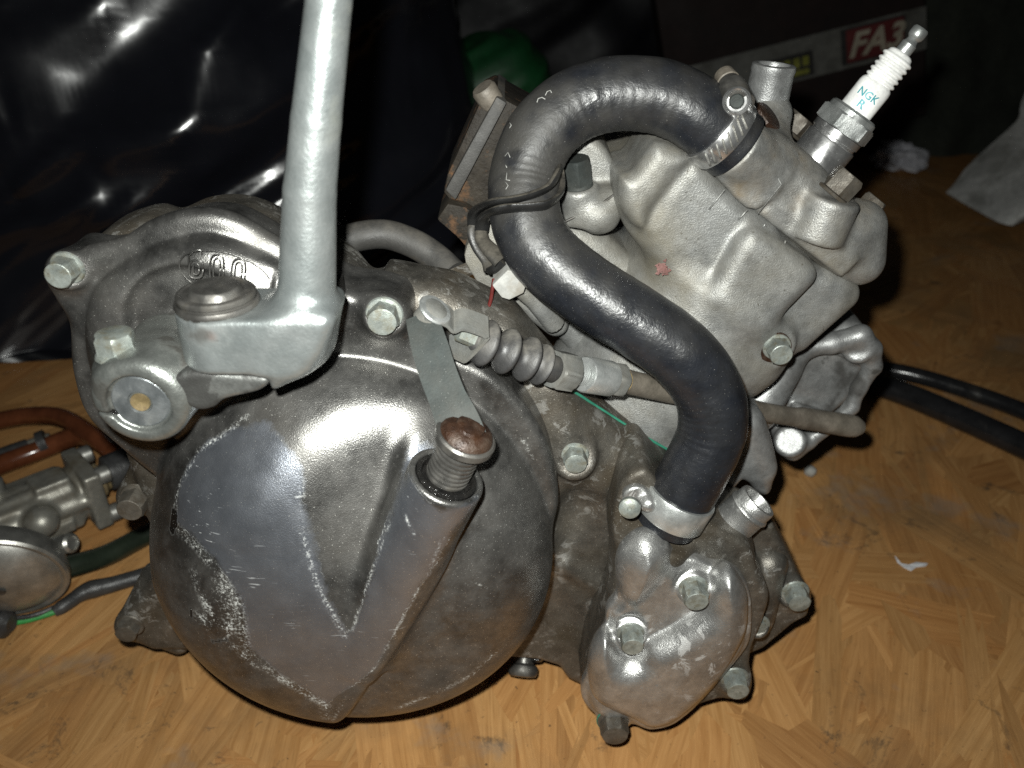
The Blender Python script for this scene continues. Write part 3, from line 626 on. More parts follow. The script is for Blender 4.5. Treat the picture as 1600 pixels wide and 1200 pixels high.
# --- clutch cable
def cable():
    p = lambda a, b, y: V(a, b, y)
    pts = [p(662, 496, -1.0), p(735, 527, -.6), p(795, 551, -.2), p(850, 571, .3), p(884, 583, .6), p(950, 594, 1.6), p(1005, 605, 2.4), p(1060, 613, 3.3)]
    # clevis: a folded steel strap
    c0, c1 = pts[0], pts[1]; dx = c1-c0; dx /= np.linalg.norm(dx); up = np.array([0, -.35, .94]); up -= dx*(up@dx); up /= np.linalg.norm(up)
    path = [c0-dx*.15+up*.35, c0+dx*.5+up*.42, c0+dx*.85+up*.30, c0+dx*1.05+up*.55, c0+dx*1.75+up*.62, c0+dx*1.86+up*.5, c0+dx*1.86-up*.55, c0+dx*1.7-up*.66, c0+dx*1.3-up*.6]
    sd = np.cross(dx, up)
    def bent(name, path, wd, th, par):
        q = np.asarray(path); t = np.gradient(q, axis=0); t /= np.linalg.norm(t, axis=1)[:, None]; n = np.cross(np.broadcast_to(sd, q.shape), t)
        return ribbon(name, q, wd, th, M_CLEV, par, n, 25)
    cl = bent('cable_clevis', spline(path, 5), .86, .10, ENG)
    lathe('clevis_pin', [(.42, -.5), (.42, .0), (.40, .08), (.3, .14), (.05, .15)], c0+up*.42+dx*.12, up, M_CLEV, cl, 28)
    lathe('pin_ring', [(.40, -.06), (.50, -.02), (.53, .04), (.50, .1), (.42, .12)], c0+up*.4+dx*.12, up, M_NUT, cl, 28)
    v = tube('cable_nipple', [c0+dx*1.2, c0+dx*1.84], .27, M_BOLT, cl, 6, sharp=20)
    # rubber bellows
    a, b = pts[1]+dx*.1, p(868, 578, .45); d = b-a; L = np.linalg.norm(d); d = d/L
    prof = [(.3, 0)]
    for i in range(3):
        z = L*(.03+.25*i); prof += [(.38, z), (.52, z+.12), (.70, z+.25), (.75, z+.34), (.72, z+.42), (.52, z+.54), (.39, z+.66)]
    prof += [(.48, L*.78), (.66, L*.79), (.68, L*.82), (.46, L*.84), (.45, L*.98), (.4, L)]
    prof = sorted(prof, key=lambda q: q[1]); lathe('cable_boot', prof, a, d, M_BOOT, ENG, 40, sharp=70)
    d = pts[5]-pts[4]; d /= np.linalg.norm(d); n0 = p(860, 576, .5)
    ad = lathe('cable_adjuster', [(.32, -.1)]+[(r, .9+i*.085+o) for i in range(7) for r, o in ((.31, 0), (.40, .03), (.40, .045), (.31, .075))]+[(.32, 1.5), (.58, 1.52), (.62, 1.58), (.62, 2.75), (.58, 2.8), (.3, 2.82)], n0, d, M_NUT, ENG, 36)
    lathe('lock_nut', [(.45, 0), (.62, 0), (.70, .07), (.70, .75), (.62, .82), (.45, .82)], n0+d*.1, d, M_CLEV, ad, 48, (1, 4, .60), roll=.4)
    lathe('adjuster_hex', [(.5, 0), (.60, .0), (.66, .06), (.66, .42), (.6, .48), (.3, .5)], n0+d*2.8, d, M_CLEV, ad, 48, (1, 4, .56), roll=.2)
    s0 = n0+d*3.3
    lathe('rusty_thread', [(.3, -.1)]+[(r, i*.09+o) for i in range(5) for r, o in ((.33, 0), (.42, .03), (.42, .05), (.33, .08))]+[(.3, .5)], s0, d, M_BRASS, ad, 28)
    pth = spline([s0+d*.3, p(1060, 615, 3.3), p(1130, 630, 4.8), p(1200, 645, 6.0), p(1270, 656, 6.8), p(1345, 668, 7.2)], 8)
    r = np.interp(np.linspace(0, 1, len(pth)), [0, .72, .74, .97, 1], [.44, .40, .47, .50, .32])
    tube('cable_sleeve', pth, r, M_SLEEVE, ENG, 20)
cable()

# --- water pump
def pump():
    U = lambda pts: [(860+a*.45, 640+b*.45) for a, b in pts]
    g = grid((2.0, -2.9, -1.4), (12.5, 4.8, 15.5), .085); X, Y, Z, _ = g
    hp = spline(XZ(U([(235, 520), (215, 420), (225, 330), (260, 240), (330, 210), (380, 260), (450, 330), (520, 380), (620, 430), (690, 470), (720, 560), (760, 640), (740, 730), (700, 830), (690, 920), (680, 1000), (600, 1000), (480, 1040), (400, 1085), (300, 1085), (200, 1080), (115, 1010), (118, 950), (140, 850), (180, 750), (225, 640)]), .2), 4, True)
    f = extr(poly2(X, Z, hp), Y, .12, 3.4, .25)
    f = smin(f, cyl3(X, Y, Z, V(1040, 835, .35), V(990, 930, .5), 1.12, .2), .5)         # spigot under the hose
    f = smin(f, cap3(X, Y, Z, V(990, 800, 1.2), V(985, 900, 1.0), .8), .6)
    f = smin(f, cap3(X, Y, Z, V(1130, 850, 1.5), V(1060, 900, 1.0), .95), .7)
    for a, b, r in ((1147, 1062, .6), (958, 1125, .62)):
        f = smin(f, cyl3(X, Y, Z, V(a, b, .05), V(a, b, 2.6), r, .12), .5)
    f = smin(f, cap3(X, Y, Z, V(1147, 1062, .9), V(1110, 1040, .9), .5), .3)
    f = smin(f, cap3(X, Y, Z, V(1200, 880, 2.6), V(1180, 960, 2.2), .8), .5)
    f = smin(f, cyl3(X, Y, Z, V(1182, 978, .9), V(1182, 978, 2.6), .5, .1), .2)
    o, v = solid('pump_housing', f, g, M_CASE, ENG)
    pts = U([(237, 560), (238, 515), (255, 485), (295, 462), (350, 457), (400, 467), (432, 490), (462, 507), (510, 515), (560, 536), (610, 540), (650, 562), (680, 600), (695, 650), (699, 720), (690, 800), (652, 860), (600, 922), (540, 990), (480, 1050), (420, 1085), (340, 1100), (285, 1086), (240, 1060), (180, 1062), (140, 1040), (112, 1005), (106, 960), (128, 905), (140, 830), (188, 752), (194, 690), (228, 640)])
    g = grid((2.2, -3.4, -.6), (10.8, .6, 11.5), .07); X, Y, Z, _ = g
    q = poly2(X, Z, spline(XZ(pts, -.3), 4, True))
    f = extr(q, Y, -.45, .13, .18)
    f = smin(f, extr(q+.28, Y, -.95, .1, .55), .2)
    c = lambda u, v_, y: V(860+u*.45, 640+v_*.45, y)
    Q = lambda pts: spline(XZ([(844+a*.505, 594+b*.505) for a, b in pts], -1.3), 4, True)
    vol = Q([(152, 930), (160, 850), (205, 800), (250, 860), (300, 860), (335, 822), (410, 782), (470, 742), (520, 705), (535, 650), (560, 612), (600, 605), (640, 660), (648, 720), (634, 800), (560, 920), (470, 1012), (400, 1058), (330, 1068), (272, 1040), (200, 1010), (160, 980)])
    dv = poly2(X, Z, vol)
    f = smin(f, extr(dv, Y-.10*np.maximum(-dv, 0)*-1, -1.75, 0, .85), .22)
    dom = Q([(242, 620), (252, 562), (300, 515), (350, 507), (400, 532), (412, 580), (385, 640), (330, 700), (290, 720), (254, 690)])
    dd_ = poly2(X, Z, dom); f = smin(f, extr(dd_, Y-.55*np.maximum(-dd_, 0)*-1, -1.05, 0, .5), .35)
    b1, b2 = (985, 990), (1083, 920)
    for q in (b1, b2): f = smax(f, -cyl3(X, Y, Z, V(*q, -4), V(*q, -1.02), .66, .1), .22)
    for q in (b1, b2): f = smin(f, cyl3(X, Y, Z, V(*q, -1.05), V(*q, 0), .56, .1), .15)
    f = smin(f, cyl3(X, Y, Z, V(958, 1125, -.6), V(958, 1125, .1), .62, .12), .35)
    o2, v = solid('pump_cover', f, g, M_PUMP, ENG)
    tube('pump_gasket', spline(XZ3(pts[1:13], .15), 3), .045, M_CYL, o, 6)
    bolt(985, 988, -1.04, .385, o2, h=.85); bolt(1083, 917, -1.04, .40, o2, h=.85)
    bolt(958, 1124, -.6, .5, o2, m=M_BOLTD, h=.7); bolt(1147, 1058, .05, .43, o, h=.75)
    bm_ = V(962, 1113, -.62); lathe('green_washer', [(.5, 0), (.68, 0), (.68, .06), (.5, .06)], V(958, 1124, -.62), (0, -1, 0), M_GREEN, o2, 32)
    bolt(1182, 976, .9, .33, o, h=.2, fl=1.6)
    # outlet stub
    a, b = V(1115, 842, 1.4), V(1186, 782, 1.4); d = (b-a)/np.linalg.norm(b-a); L = np.linalg.norm(b-a)
    lathe('outlet_pipe', [(.6, -.6), (.86, -.3), (.82, .1), (.79, L-.62), (.82, L-.56), (.845, L-.50), (.82, L-.43), (.76, L-.38), (.75, L-.06), (.72, L), (.60, L), (.58, L-.05), (.58, L-1.0)], a, d, M_PUMP, ENG, 40)
def XZ3(pts, Y): return [V(a, b, Y) for a, b in pts]
pump()

# --- cylinder and head
CA = np.array([.565, 0, .825]); CU = np.array([.825, 0, -.565])          # along the bore, along the joint
def barrel():
    U = lambda pts: [(940+a*.3665, 200+b*.3665) for a, b in pts]
    J0, J1 = V(1088, 262, 4.6), V(1332, 450, 4.6)
    global CA, CU
    CU = (J1-J0)/np.linalg.norm(J1-J0); CA = np.array([-CU[2], 0, CU[0]])
    c = lambda u, v_, y: V(940+u*.3665, 200+v_*.3665, y)
    g = grid((.5, 3.0, 8.5), (14.8, 13.0, 24.6), .10); X, Y, Z, _ = g
    ow = spline(XZ(U([(62, 215), (72, 200), (128, 184), (170, 125), (208, 76), (250, 56), (335, 84), (420, 150), (520, 252), (620, 342), (700, 405), (800, 487), (870, 545), (945, 607), (1058, 668), (1074, 715), (1050, 775), (960, 850), (830, 960), (690, 1078), (640, 1120), (560, 1010), (430, 900), (300, 740), (200, 560), (110, 445), (72, 360), (60, 290)]), 5.2), 4, True)
    f = extr(poly2(X, Z, ow), Y, 5.0, 12.5, .55)
    lob = spline(XZ(U([(75, 290), (80, 215), (135, 195), (215, 88), (252, 70), (330, 95), (385, 140), (345, 190), (280, 270), (215, 360), (185, 440), (130, 420), (85, 350)]), 4.4), 4, True)
    f = smin(f, extr(poly2(X, Z, lob), Y, 4.35, 8, .55), .35)
    mid = spline(XZ(U([(385, 140), (500, 245), (620, 345), (760, 455), (700, 640), (560, 860), (440, 750), (300, 640), (190, 440)]), 4.7), 4, True)
    f = smin(f, extr(poly2(X, Z, mid), Y, 4.62, 8, .5), .5)
    rl = spline(XZ(U([(590, 480), (660, 440), (760, 490), (880, 570), (930, 620), (928, 665), (880, 720), (780, 820), (700, 885), (620, 880), (540, 830), (480, 740), (490, 660), (540, 560)]), 4.0), 5, True)
    f = smin(f, extr(poly2(X, Z, rl), Y, 3.98, 8, .62), .25)
    # joint flange and lower barrel
    f = smin(f, cap3(X, Y, Z, c(950, 640, 5.6), c(1040, 690, 5.8), .45), .3)
    f = smin(f, cap3(X, Y, Z, c(1040, 720, 5.7), c(840, 900, 5.4), .42), .3)
    base = V(985, 640, 7.5)+0; topc = V(1120, 420, 8.0)
    f = smin(f, cyl3(X, Y, Z, base-CA*1.6, topc, 4.0, .4), .8)
    f = smin(f, cyl3(X, Y, Z, base-CA*2.0, base-CA*1.2, 4.7, .12), .25)
    bb = c(735, 935, 4.4); f = smin(f, cyl3(X, Y, Z, bb, bb+np.array([0, 2.5, 0]), .85, .15), .4)
    f = smin(f, cap3(X, Y, Z, c(650, 1000, 5.4), c(480, 1000, 5.0), .9), .8)
    o, v = solid('cylinder', f, g, M_CYL, ENG)
    bolt(940+745*.3665, 200+930*.3665, 4.30, .40, o, roll=.5, h=.8)
    lathe('rusty_washer', [(.3, 0), (.62, 0), (.62, .09), (.3, .09)], c(735, 932, 4.33), (0, -1, 0), M_RUSTB, o, 36)
    # fine casting ribs next to the joint
    vs, fs = [], []
    for (a, b) in (((525, 262), (458, 348)), ((622, 348), (582, 392)), ((698, 408), (688, 425)), ((785, 480), (765, 530))):
        v_, f_ = tube_vf([c(*a, 4.60), c(*b, 4.60)], .035, 6); n = len(vs); vs.extend(v_.tolist()); fs.extend([tuple(n+i for i in q) for q in f_])
    new('casting_rib', mesh('casting_rib', vs, fs, M_CYL), o)
    ring = [base-CA*1.15+4.72*(math.cos(t)*np.array([0, -1, 0])+math.sin(t)*CU) for t in np.linspace(-1.5, 1.5, 40)]

    # head
    g = grid((5.0, 3.2, 17.0), (15.6, 13.4, 26.0), .095); X, Y, Z, _ = g
    hd = spline(XZ(U([(440, 168), (500, 185), (580, 140), (640, 70), (670, 35), (720, 28), (780, 40), (860, 100), (950, 170), (1010, 235), (1090, 325), (1150, 370), (1182, 410), (1178, 480), (1140, 560), (1105, 600), (1058, 664), (940, 604), (800, 485), (700, 403), (560, 290)]), 5.0), 4, True)
    f = extr(poly2(X, Z, hd), Y, 4.72, 12.3, 1.05)
    w_ = (X-J0[0])*CA[0]+(Z-J0[2])*CA[2]; u_ = (X-J0[0])*CU[0]+(Z-J0[2])*CU[2]
    # ledge near the joint, plug mound, bolt column, spigot
    f = smin(f, extr(np.maximum(np.maximum(w_-.85, -w_+.03), np.abs(u_-4.9)-2.05)+0*Y, Y, 4.62, 11, .18), .35)
    bc = c(905, 470, 4.9); bt = c(985, 290, 4.9)
    f = smin(f, cyl3(X, Y, Z, bc, bt, 1.0, .12), .28)
    f = smin(f, cap3(X, Y, Z, c(1095, 560, 6.0), c(1100, 420, 6.0), .95), .4)
    sp0, sp1 = V(1140, 222, 4.7), V(1195, 268, 5.6)
    f = smin(f, cyl3(X, Y, Z, sp0, sp1, 1.08, .1), .35)
    f = smin(f, cap3(X, Y, Z, V(1180, 250, 6.2), V(1200, 180, 8.0), .85), .5)
    pl = V(1272, 262, 7.6); f = smin(f, cyl3(X, Y, Z, pl-CA*1.5, pl-CA*.15, 1.55, .2), .5)
    lg = spline(XZ([(1118, 262), (1165, 245), (1222, 287), (1185, 330), (1150, 312)], 4.4), 2, True)
    f = smin(f, extr(poly2(X, Z, lg), Y, 4.45, 6.0, .12), .2)
    o2, v = solid('cylinder_head', f, g, M_HEAD, ENG)
    dv_ = np.minimum(np.linalg.norm(v-V(1190, 225, 5.0), axis=1)/2.2, np.linalg.norm(v-V(1290, 262, 7.0), axis=1)/2.0)
    attr(o2.data, 'stain', np.clip(1.15-dv_+1.3*fbm(v*.9, 5, 4), 0, 1)*np.clip(.55+fbm(v*3, 4, 8), .2, 1))
    new('parting_line', mesh('parting_line', *tube_vf(spline([V(1190, 232, 4.62), V(1221, 288, 4.40), V(1184, 334, 4.32)], 1), .022, 6), M_HEAD), o2)
    bolt(np.array(c(985, 285, 4.9))-CA*.02, 0, 0, .5, o2, d=CA, m=M_BOLTD, h=.8)
    q = V(1350, 332, 7.5); bolt(q, 0, 0, .42, o2, d=CA, m=M_BOLTD, h=.7)
    q = V(1170, 205, 6.6); bolt(q, 0, 0, .55, o2, d=(.65, -.35, .7), m=M_RUSTB, h=.7)
    q = V(1232, 208, 10.5); bolt(q, 0, 0, .5, o2, d=CA, m=M_BOLTD, h=.7)
    # coolant outlet stub on top
    a, b = V(1190, 190, 8.2), V(1210, 100, 8.2); d = (b-a)/np.linalg.norm(b-a); L = np.linalg.norm(b-a)
    lathe('head_outlet', [(.8, -.5), (.86, 0), (.80, .3), (.76, L-.3), (.79, L-.2), (.77, L-.03), (.72, L), (.58, L), (.55, L-.05), (.55, L-.9)], a, d, M_EXH, o2, 40)
barrel()

# --- spark plug
def plug():
    p0, p1 = V(1285, 238, 8.0), V(1441, 44, 8.0); d = (p1-p0)/np.linalg.norm(p1-p0); L = np.linalg.norm(p1-p0); k = L/2.49
    body = lathe('spark_plug', [(1.0, -.9), (.98, -.3), (.98, .48), (.96, .52), (.90, .55), (.90, .62), (.96, .66), (.97, .9), (.5, .92)], p0, d, M_STEEL, ENG, 56)
    lathe('plug_hex', [(.7, 0), (.98, 0), (1.12, .05), (1.12, .52), (1.02, .58), (.95, .60), (.93, .76), (.84, .84), (.60, .86)], p0+d*.92, d, M_NUT, body, 72, (1, 4, .95), roll=.35)
    z = 1.70
    prof = [(.3, -.1), (.62, -.1), (.62, 1.0), (.60, 1.12), (.55, 1.2)]
    for i in range(5):
        b = 1.22+i*.205; prof += [(.50, b), (.52, b+.03), (.575, b+.06), (.59, b+.10), (.57, b+.145), (.51, b+.18)]
    prof += [(.48, 2.26), (.46, 2.33), (.38, 2.40), (.25, 2.42)]
    ins = lathe('plug_insulator', prof, p0+d*z, d, M_PORC, body, 48, sharp=60)
    lathe('plug_terminal', [(.24, -.1), (.28, .0), (.28, .36), (.22, .44), (.20, .54), (.27, .62), (.29, .70), (.29, .90), (.25, .97), (.08, .98)], p0+d*(z+2.38), d, M_NUT, body, 32)
    # printed letters wrapped round the insulator
    fwd = p0-CAM; fwd /= np.linalg.norm(fwd); ctr = -(fwd-d*(fwd@d)); ctr /= np.linalg.norm(ctr); sd = np.cross(d, ctr)
    def word(txt, size, z0, off):
        cu = bpy.data.curves.new('print', 'FONT'); cu.body = txt; cu.size = size; cu.align_x = 'CENTER'; cu.resolution_u = 4; cu.offset = .014 if txt == 'R' else .006
        to = bpy.data.objects.new('print', cu); scene.collection.objects.link(to); bpy.context.view_layer.update()
        me = bpy.data.meshes.new_from_object(to.evaluated_get(bpy.context.evaluated_depsgraph_get())); bpy.data.objects.remove(to)
        bm = bmesh.new(); bm.from_mesh(me); bmesh.ops.triangulate(bm, faces=bm.faces); bmesh.ops.subdivide_edges(bm, edges=[e for e in bm.edges if e.calc_length() > .12], cuts=2)
        vv = []
        for v in bm.verts:
            a = (v.co.x+off)/.62; vv.append(p0+d*(z+z0+v.co.y)+.627*(math.cos(a)*ctr+math.sin(a)*sd))
        fs = [tuple(x.index for x in f.verts) for f in bm.faces]; bm.free()
        new('plug_print', mesh('plug_print', vv, fs, M_TEAL), ins)
    word('NGK', .38, .56, .0); word('R', .40, .20, .0)
plug()

# --- coolant hose and its clamps
HP = spline([V(1150, 228, 4.7), V(1098, 184, 4.7), V(1040, 154, 4.9), V(970, 146, 5.0), V(900, 164, 4.9), V(845, 212, 4.5), V(820, 278, 4.0), V(822, 343, 3.2), V(852, 400, 2.6), V(920, 455, 2.0), V(1000, 506, 1.5), V(1068, 556, 1.1), V(1107, 615, .9), V(1112, 672, .7), V(1091, 724, .5), V(1058, 782, .35), V(1039, 814, .35)], 10)
def hose():
    n = len(HP); s = np.arange(n)/(n-1)
    dens = spline(HP, 2); t, U_, B = frames(dens); seg = 40; a = np.linspace(0, 2*math.pi, seg, endpoint=False)
    r = np.full(len(dens), 1.17); r[:14] *= 1.03; L = np.cumsum(np.r_[0, np.linalg.norm(np.diff(dens, axis=0), axis=1)])
    curv = np.gradient(t, L, axis=0); kk = np.linalg.norm(curv, axis=1); nc = curv/(kk[:, None]+1e-6)
    dirs = np.cos(a)[None, :, None]*U_[:, None]+np.sin(a)[None, :, None]*B[:, None]
    inner = (dirs*nc[:, None]).sum(-1)*np.clip(kk*4, 0, 1)[:, None]
    rip = .007*np.sin(L*2*math.pi/.34+2*np.sin(L*.7))[:, None]*np.clip(.35+.8*inner, 0, 1)*np.clip(kk*4, .25, 1)[:, None]
    v = dens[:, None]+dirs*(r[:, None]+rip)[..., None]; v = v+dirs*(.03*fbm(v*1.0, 3)+.012*vnoise(v*3.1))[..., None]
    v = v.reshape(-1, 3); f = []
    for i in range(len(dens)-1):
        for j in range(seg): k = (j+1) % seg; f.append((i*seg+j, i*seg+k, (i+1)*seg+k, (i+1)*seg+j))
    f += [tuple(range(seg-1, -1, -1)), tuple((len(dens)-1)*seg+j for j in range(seg))]
    h = new('coolant_hose', mesh('coolant_hose', v, f, M_HOSE, True, sharp=60), ENG)
    sp_ = np.repeat(np.arange(len(dens))/(len(dens)-1), seg); nz = dirs.reshape(-1, 3)
    side = np.clip(.55-nz[:, 0]*.0+nz[:, 2]*.7, 0, 1); sec = np.interp(sp_, [0, .06, .2, .33, .43, .5, .62, .8, 1], [.25, .35, .45, .9, .85, .45, .3, .2, .25])
    inn = np.clip(inner.reshape(-1), 0, 1)*np.interp(sp_, [0, .1, .42, .5, 1], [.9, .9, .9, .1, .1])
    attr(h.data, 'dusty', np.clip((sec*side+inn*.6)*(.75+1.1*fbm(v*1.6, 4, 9))*1.15, 0, .8))
    # chalky print marks
    vs, fs = [], []
    def mark(pts, r=.016):
        w_, q = tube_vf([D(a_, b_, d_) for a_, b_, d_ in pts], r, 5); n_ = len(vs); vs.extend(w_.tolist()); fs.extend([tuple(n_+i for i in z) for z in q])
    def onh(a_, b_):                        # depth where the ray meets the hose
        rr = ray(a_, b_); best = 1e9
        for c in dens[::2]:
            q = c-CAM; tt = (q@rr)/(rr@rr); dist = np.linalg.norm(q-tt*rr)
            if dist < 1.17: best = min(best, tt-math.sqrt(1.19**2-dist**2)/np.linalg.norm(rr))
        return best
    for m_ in ([(839, 160), (841, 154), (847, 152), (852, 155)], [(852, 149), (855, 143), (860, 141), (862, 145)], [(795, 190), (799, 196), (796, 200)], [(789, 244), (794, 238), (797, 246)], [(790, 258), (792, 262)], [(792, 270), (791, 281), (797, 282)], [(790, 285), (794, 290), (790, 296)], [(820, 355), (824, 359)], [(1146, 575), (1156, 567)], [(1138, 553), (1142, 556)]):
        ds = [onh(*q) for q in m_]
        if max(ds) < 100: mark([(*q, e) for q, e in zip(m_, ds)])
    new('hose_print', mesh('hose_print', vs, fs, M_INK), h)
    # clamps
    def clamp(i, dirn, name, w0, sm):
        c = HP[i]; t_ = HP[min(i+1, len(HP)-1)]-HP[max(i-1, 0)]; t_ /= np.linalg.norm(t_)
        prof = [(1.18, -w0/2), (1.265, -w0/2), (1.285, -w0/2+.03), (1.285, w0/2-.03), (1.265, w0/2), (1.18, w0/2)]
        return lathe(name, prof, c, t_, sm, ENG, 64), c, t_
    c1, cc, tt = clamp(5, 1, 'hose_clamp', .66, M_STEEL)
    # worm slots of the upper band
    fwd = cc-CAM; fwd /= np.linalg.norm(fwd); o = -(fwd-tt*(fwd@tt)); o /= np.linalg.norm(o); sdn = np.cross(tt, o); vs2, fs2 = [], []
    dark = mat('slot_shadow', (.16, .155, .14), (.22, .21, .19), 100, .3)
    for k in range(8):
        an = -.75+k*.19; p = [cc+tt*(s_*.24+.02*0)+1.29*(math.cos(an+s_*.10)*o+math.sin(an+s_*.10)*sdn) for s_ in (-1, -.33, .33, 1)]
        w_, q = tube_vf(p, .038, 6); n_ = len(vs2); vs2.extend(w_.tolist()); fs2.extend([tuple(n_+i for i in z) for z in q])
    new('clamp_slot', mesh('clamp_slot', vs2, fs2, M_CYL), c1)
    rc = V(1151, 158, 3.3); vw = (CAM-rc)/np.linalg.norm(CAM-rc); ad = np.array([-.30, -.45, .35]); ad = vw*.8+ad; ad /= np.linalg.norm(ad)
    lathe('screw_housing', [(.30, -1.1), (.42, -1.0), (.44, -.1), (.43, .02), (.37, .06), (.32, .02), (.30, -.15), (.20, -.16)], rc, ad, M_STEEL, c1, 40)
    lathe('clamp_screw', [(.22, -.4), (.23, .0), (.19, .05), (.02, .06)], rc-ad*.02, ad, M_ARM, c1, 24)
    hb = V(1138, 128, 4.6); ha = V(1152, 152, 3.9); dh = (hb-ha)/np.linalg.norm(hb-ha)
    lathe('screw_barrel', [(.42, -.4), (.45, 0), (.46, .5), (.40, .56), (.36, .6), (.34, 1.0), (.28, 1.08), (.05, 1.1)], ha, dh, M_DSTEEL, c1, 28)
    lathe('screw_cap', [(.34, 0), (.38, .05), (.33, .42), (.22, .52), (.03, .54)], ha+dh*.75, dh, M_SLEEVE, c1, 24)
    c2, cc, tt = clamp(len(HP)-10, 1, 'hose_clamp', 1.0, M_NUT)
    fwd = cc-CAM; fwd /= np.linalg.norm(fwd); o = -(fwd-tt*(fwd@tt)); o /= np.linalg.norm(o); sdn = np.cross(tt, o)
    s = 1 if (sdn@np.array([-1, 0, 0])) > 0 else -1; an = s*1.12; ou = math.cos(an)*o+math.sin(an)*sdn; tg = -math.sin(an)*o+math.cos(an)*sdn
    sc = cc+1.62*ou-tt*.0; g = grid(sc-1.7, sc+1.7, .06); X, Y, Z, _ = g
    f = cyl3(X, Y, Z, sc-tg*.5, sc+tg*.6, .45, .12); f = smin(f, cap3(X, Y, Z, sc-ou*.45-tg*.6, sc-ou*.45+tg*.6, .32), .25)
    solid('screw_housing', f, g, M_PUMP, c2)
    lathe('clamp_screw', [(.2, -.2), (.34, 0), (.38, .1), (.36, .26), (.26, .32), (.08, .33), (.06, .29), (.01, .29)], sc-s*tg*.5 if False else V(984, 790, -.9), (-.15, -.95, .25), M_BOLT, c2, 28)
hose()

# --- intake side, breather, exhaust side
def intake():
    g = grid((-3.5, 3.6, 14.5), (7.8, 12.5, 28.5), .11); X, Y, Z, _ = g
    up_ = spline(XZ([(872, 312), (864, 262), (885, 232), (910, 214), (940, 224), (962, 260), (963, 292), (930, 318), (895, 336)], 6.6), 3, True)
    f = extr(poly2(X, Z, up_), Y, 6.5, 10.5, .3)
    lw = spline(XZ([(860, 356), (900, 337), (935, 320), (965, 300), (970, 340), (955, 361), (925, 364), (906, 346), (885, 354), (868, 372)], 5.5), 3, True)
    f = smin(f, extr(poly2(X, Z, lw), Y, 5.4, 10.0, .35), .15)
    a = V(905, 305, 5.9); ax = np.array([-.14, -.10, 1.0]); ax /= np.linalg.norm(ax)
    f = smin(f, cyl3(X, Y, Z, a-ax*1.0, a+ax*.35, .68, .1), .25)
    f = smin(f, cap3(X, Y, Z, V(935, 335, 5.7), V(942, 318, 6.2), .62), .4)
    o, v = solid('intake_manifold', f, g, M_CYL, ENG)
    bolt(a+ax*.34, 0, 0, .47, o, d=ax, m=M_ARM, h=1.0, fl=1.12)
    tube('manifold_gasket', spline([V(860, 357, 5.45), V(900, 338, 5.36), V(935, 321, 5.36), V(966, 300, 5.6)], 5), .05, M_DSTEEL, o, 8)
    # barrel skirt running down to the crankcase under the hose
    g = grid((-3.0, 3.8, 12.0), (8.5, 12, 22.5), .12); X, Y, Z, _ = g
    pk = spline(XZ([(790, 390), (860, 340), (935, 360), (985, 400), (1060, 470), (1100, 560), (1050, 640), (960, 600), (900, 560), (862, 520), (800, 455)], 6.6), 3, True)
    f = extr(poly2(X, Z, pk), Y, 6.3, 11, .7)
    f = smin(f, cap3(X, Y, Z, V(800, 450, 5.6), V(868, 505, 5.6), .5), .5)
    f = smin(f, cyl3(X, Y, Z, V(975, 545, 5.2), V(975, 545, 7), .75, .3), .5)
    solid('transfer_port', f, g, M_CYL, ENG)
    gp_ = [hit(a_, b_, ('cylinder', 'transfer_port', 'crankcase'), .03) for a_, b_ in ((884, 606), (905, 617), (925, 630), (950, 646), (975, 662), (1000, 678), (1025, 692), (1050, 706))]
    gp_ = np.array([q for q in gp_ if q is not None]); gp_[:, 1] = np.minimum.accumulate(gp_[::-1, 1])[::-1]
    tube('base_gasket', spline(gp_, 4), .055, M_GREEN, ENG, 8)
    # carburettor flange seen on edge
    fl_ = prism('intake_flange', XZ([(752, 152), (772, 142), (838, 178), (815, 300), (770, 350), (722, 330), (694, 296), (700, 268)], 7.0), 6.6, 10.2, M_RPLATE, ENG, .12)
    prism('flange_lip', XZ([(776, 150), (792, 160), (712, 312), (696, 296)], 6.3), 6.2, 10.5, M_RUB, fl_, .08)
    prism('flange_lug', XZ([(683, 338), (700, 312), (728, 318), (758, 338), (772, 372), (742, 398), (716, 366)], 6.4), 6.0, 9.0, M_RPLATE, fl_, .15)
    lathe('flange_screw', [(.3, -.3), (.45, 0), (.45, .5), (.38, .6), (.05, .62)], V(768, 158, 6.8), (-.5, -.2, .8), M_SLEEVE, fl_, 20)
    prism('reed_box', spline(XZ([(726, 392), (748, 350), (775, 340), (800, 372), (840, 430), (868, 486), (846, 500), (808, 470), (770, 470), (742, 428)], 5.4), 3, True), 5.0, 9.0, M_CYL, ENG, .25)
    cn = prism('white_connector', XZ([(769, 437), (793, 413), (800, 414), (821, 440), (818, 449), (796, 460), (784, 456)], 3.2), 2.7, 4.2, M_PLAST, ENG, .14)
    tube('connector_stub', [V(808, 450, 3.6), V(832, 466, 3.8), V(866, 505, 4.6)], [.25, .34, .4], M_CYL, cn, 12)
    tube('red_wire', spline([V(772, 436, 3.1), V(769, 455, 2.8), V(765, 475, 2.4), V(752, 507, 1.8)], 6), .07, M_RED, ENG, 8)
    # black rubber strap round the hose
    n_ = np.array([[.05, -.95, .3]])
    def onh(px_, py_, out):
        r_ = ray(px_, py_); best = None
        for c in HP:
            q = c-CAM; tt = (q@r_)/(r_@r_); dist = np.linalg.norm(q-tt*r_)
            if dist < 1.2: e_ = tt-math.sqrt(1.22**2-dist**2)/np.linalg.norm(r_); best = e_ if best is None else min(best, e_)
        return CAM+r_*((best if best is not None else 28.2)-out)
    s1 = spline([V(742, 352, 4.6), V(745, 330, 4.2), onh(772, 316, .35), onh(800, 312, .15), onh(830, 305, .12), onh(855, 293, .18), onh(868, 276, .4), V(872, 258, 4.6)], 6)
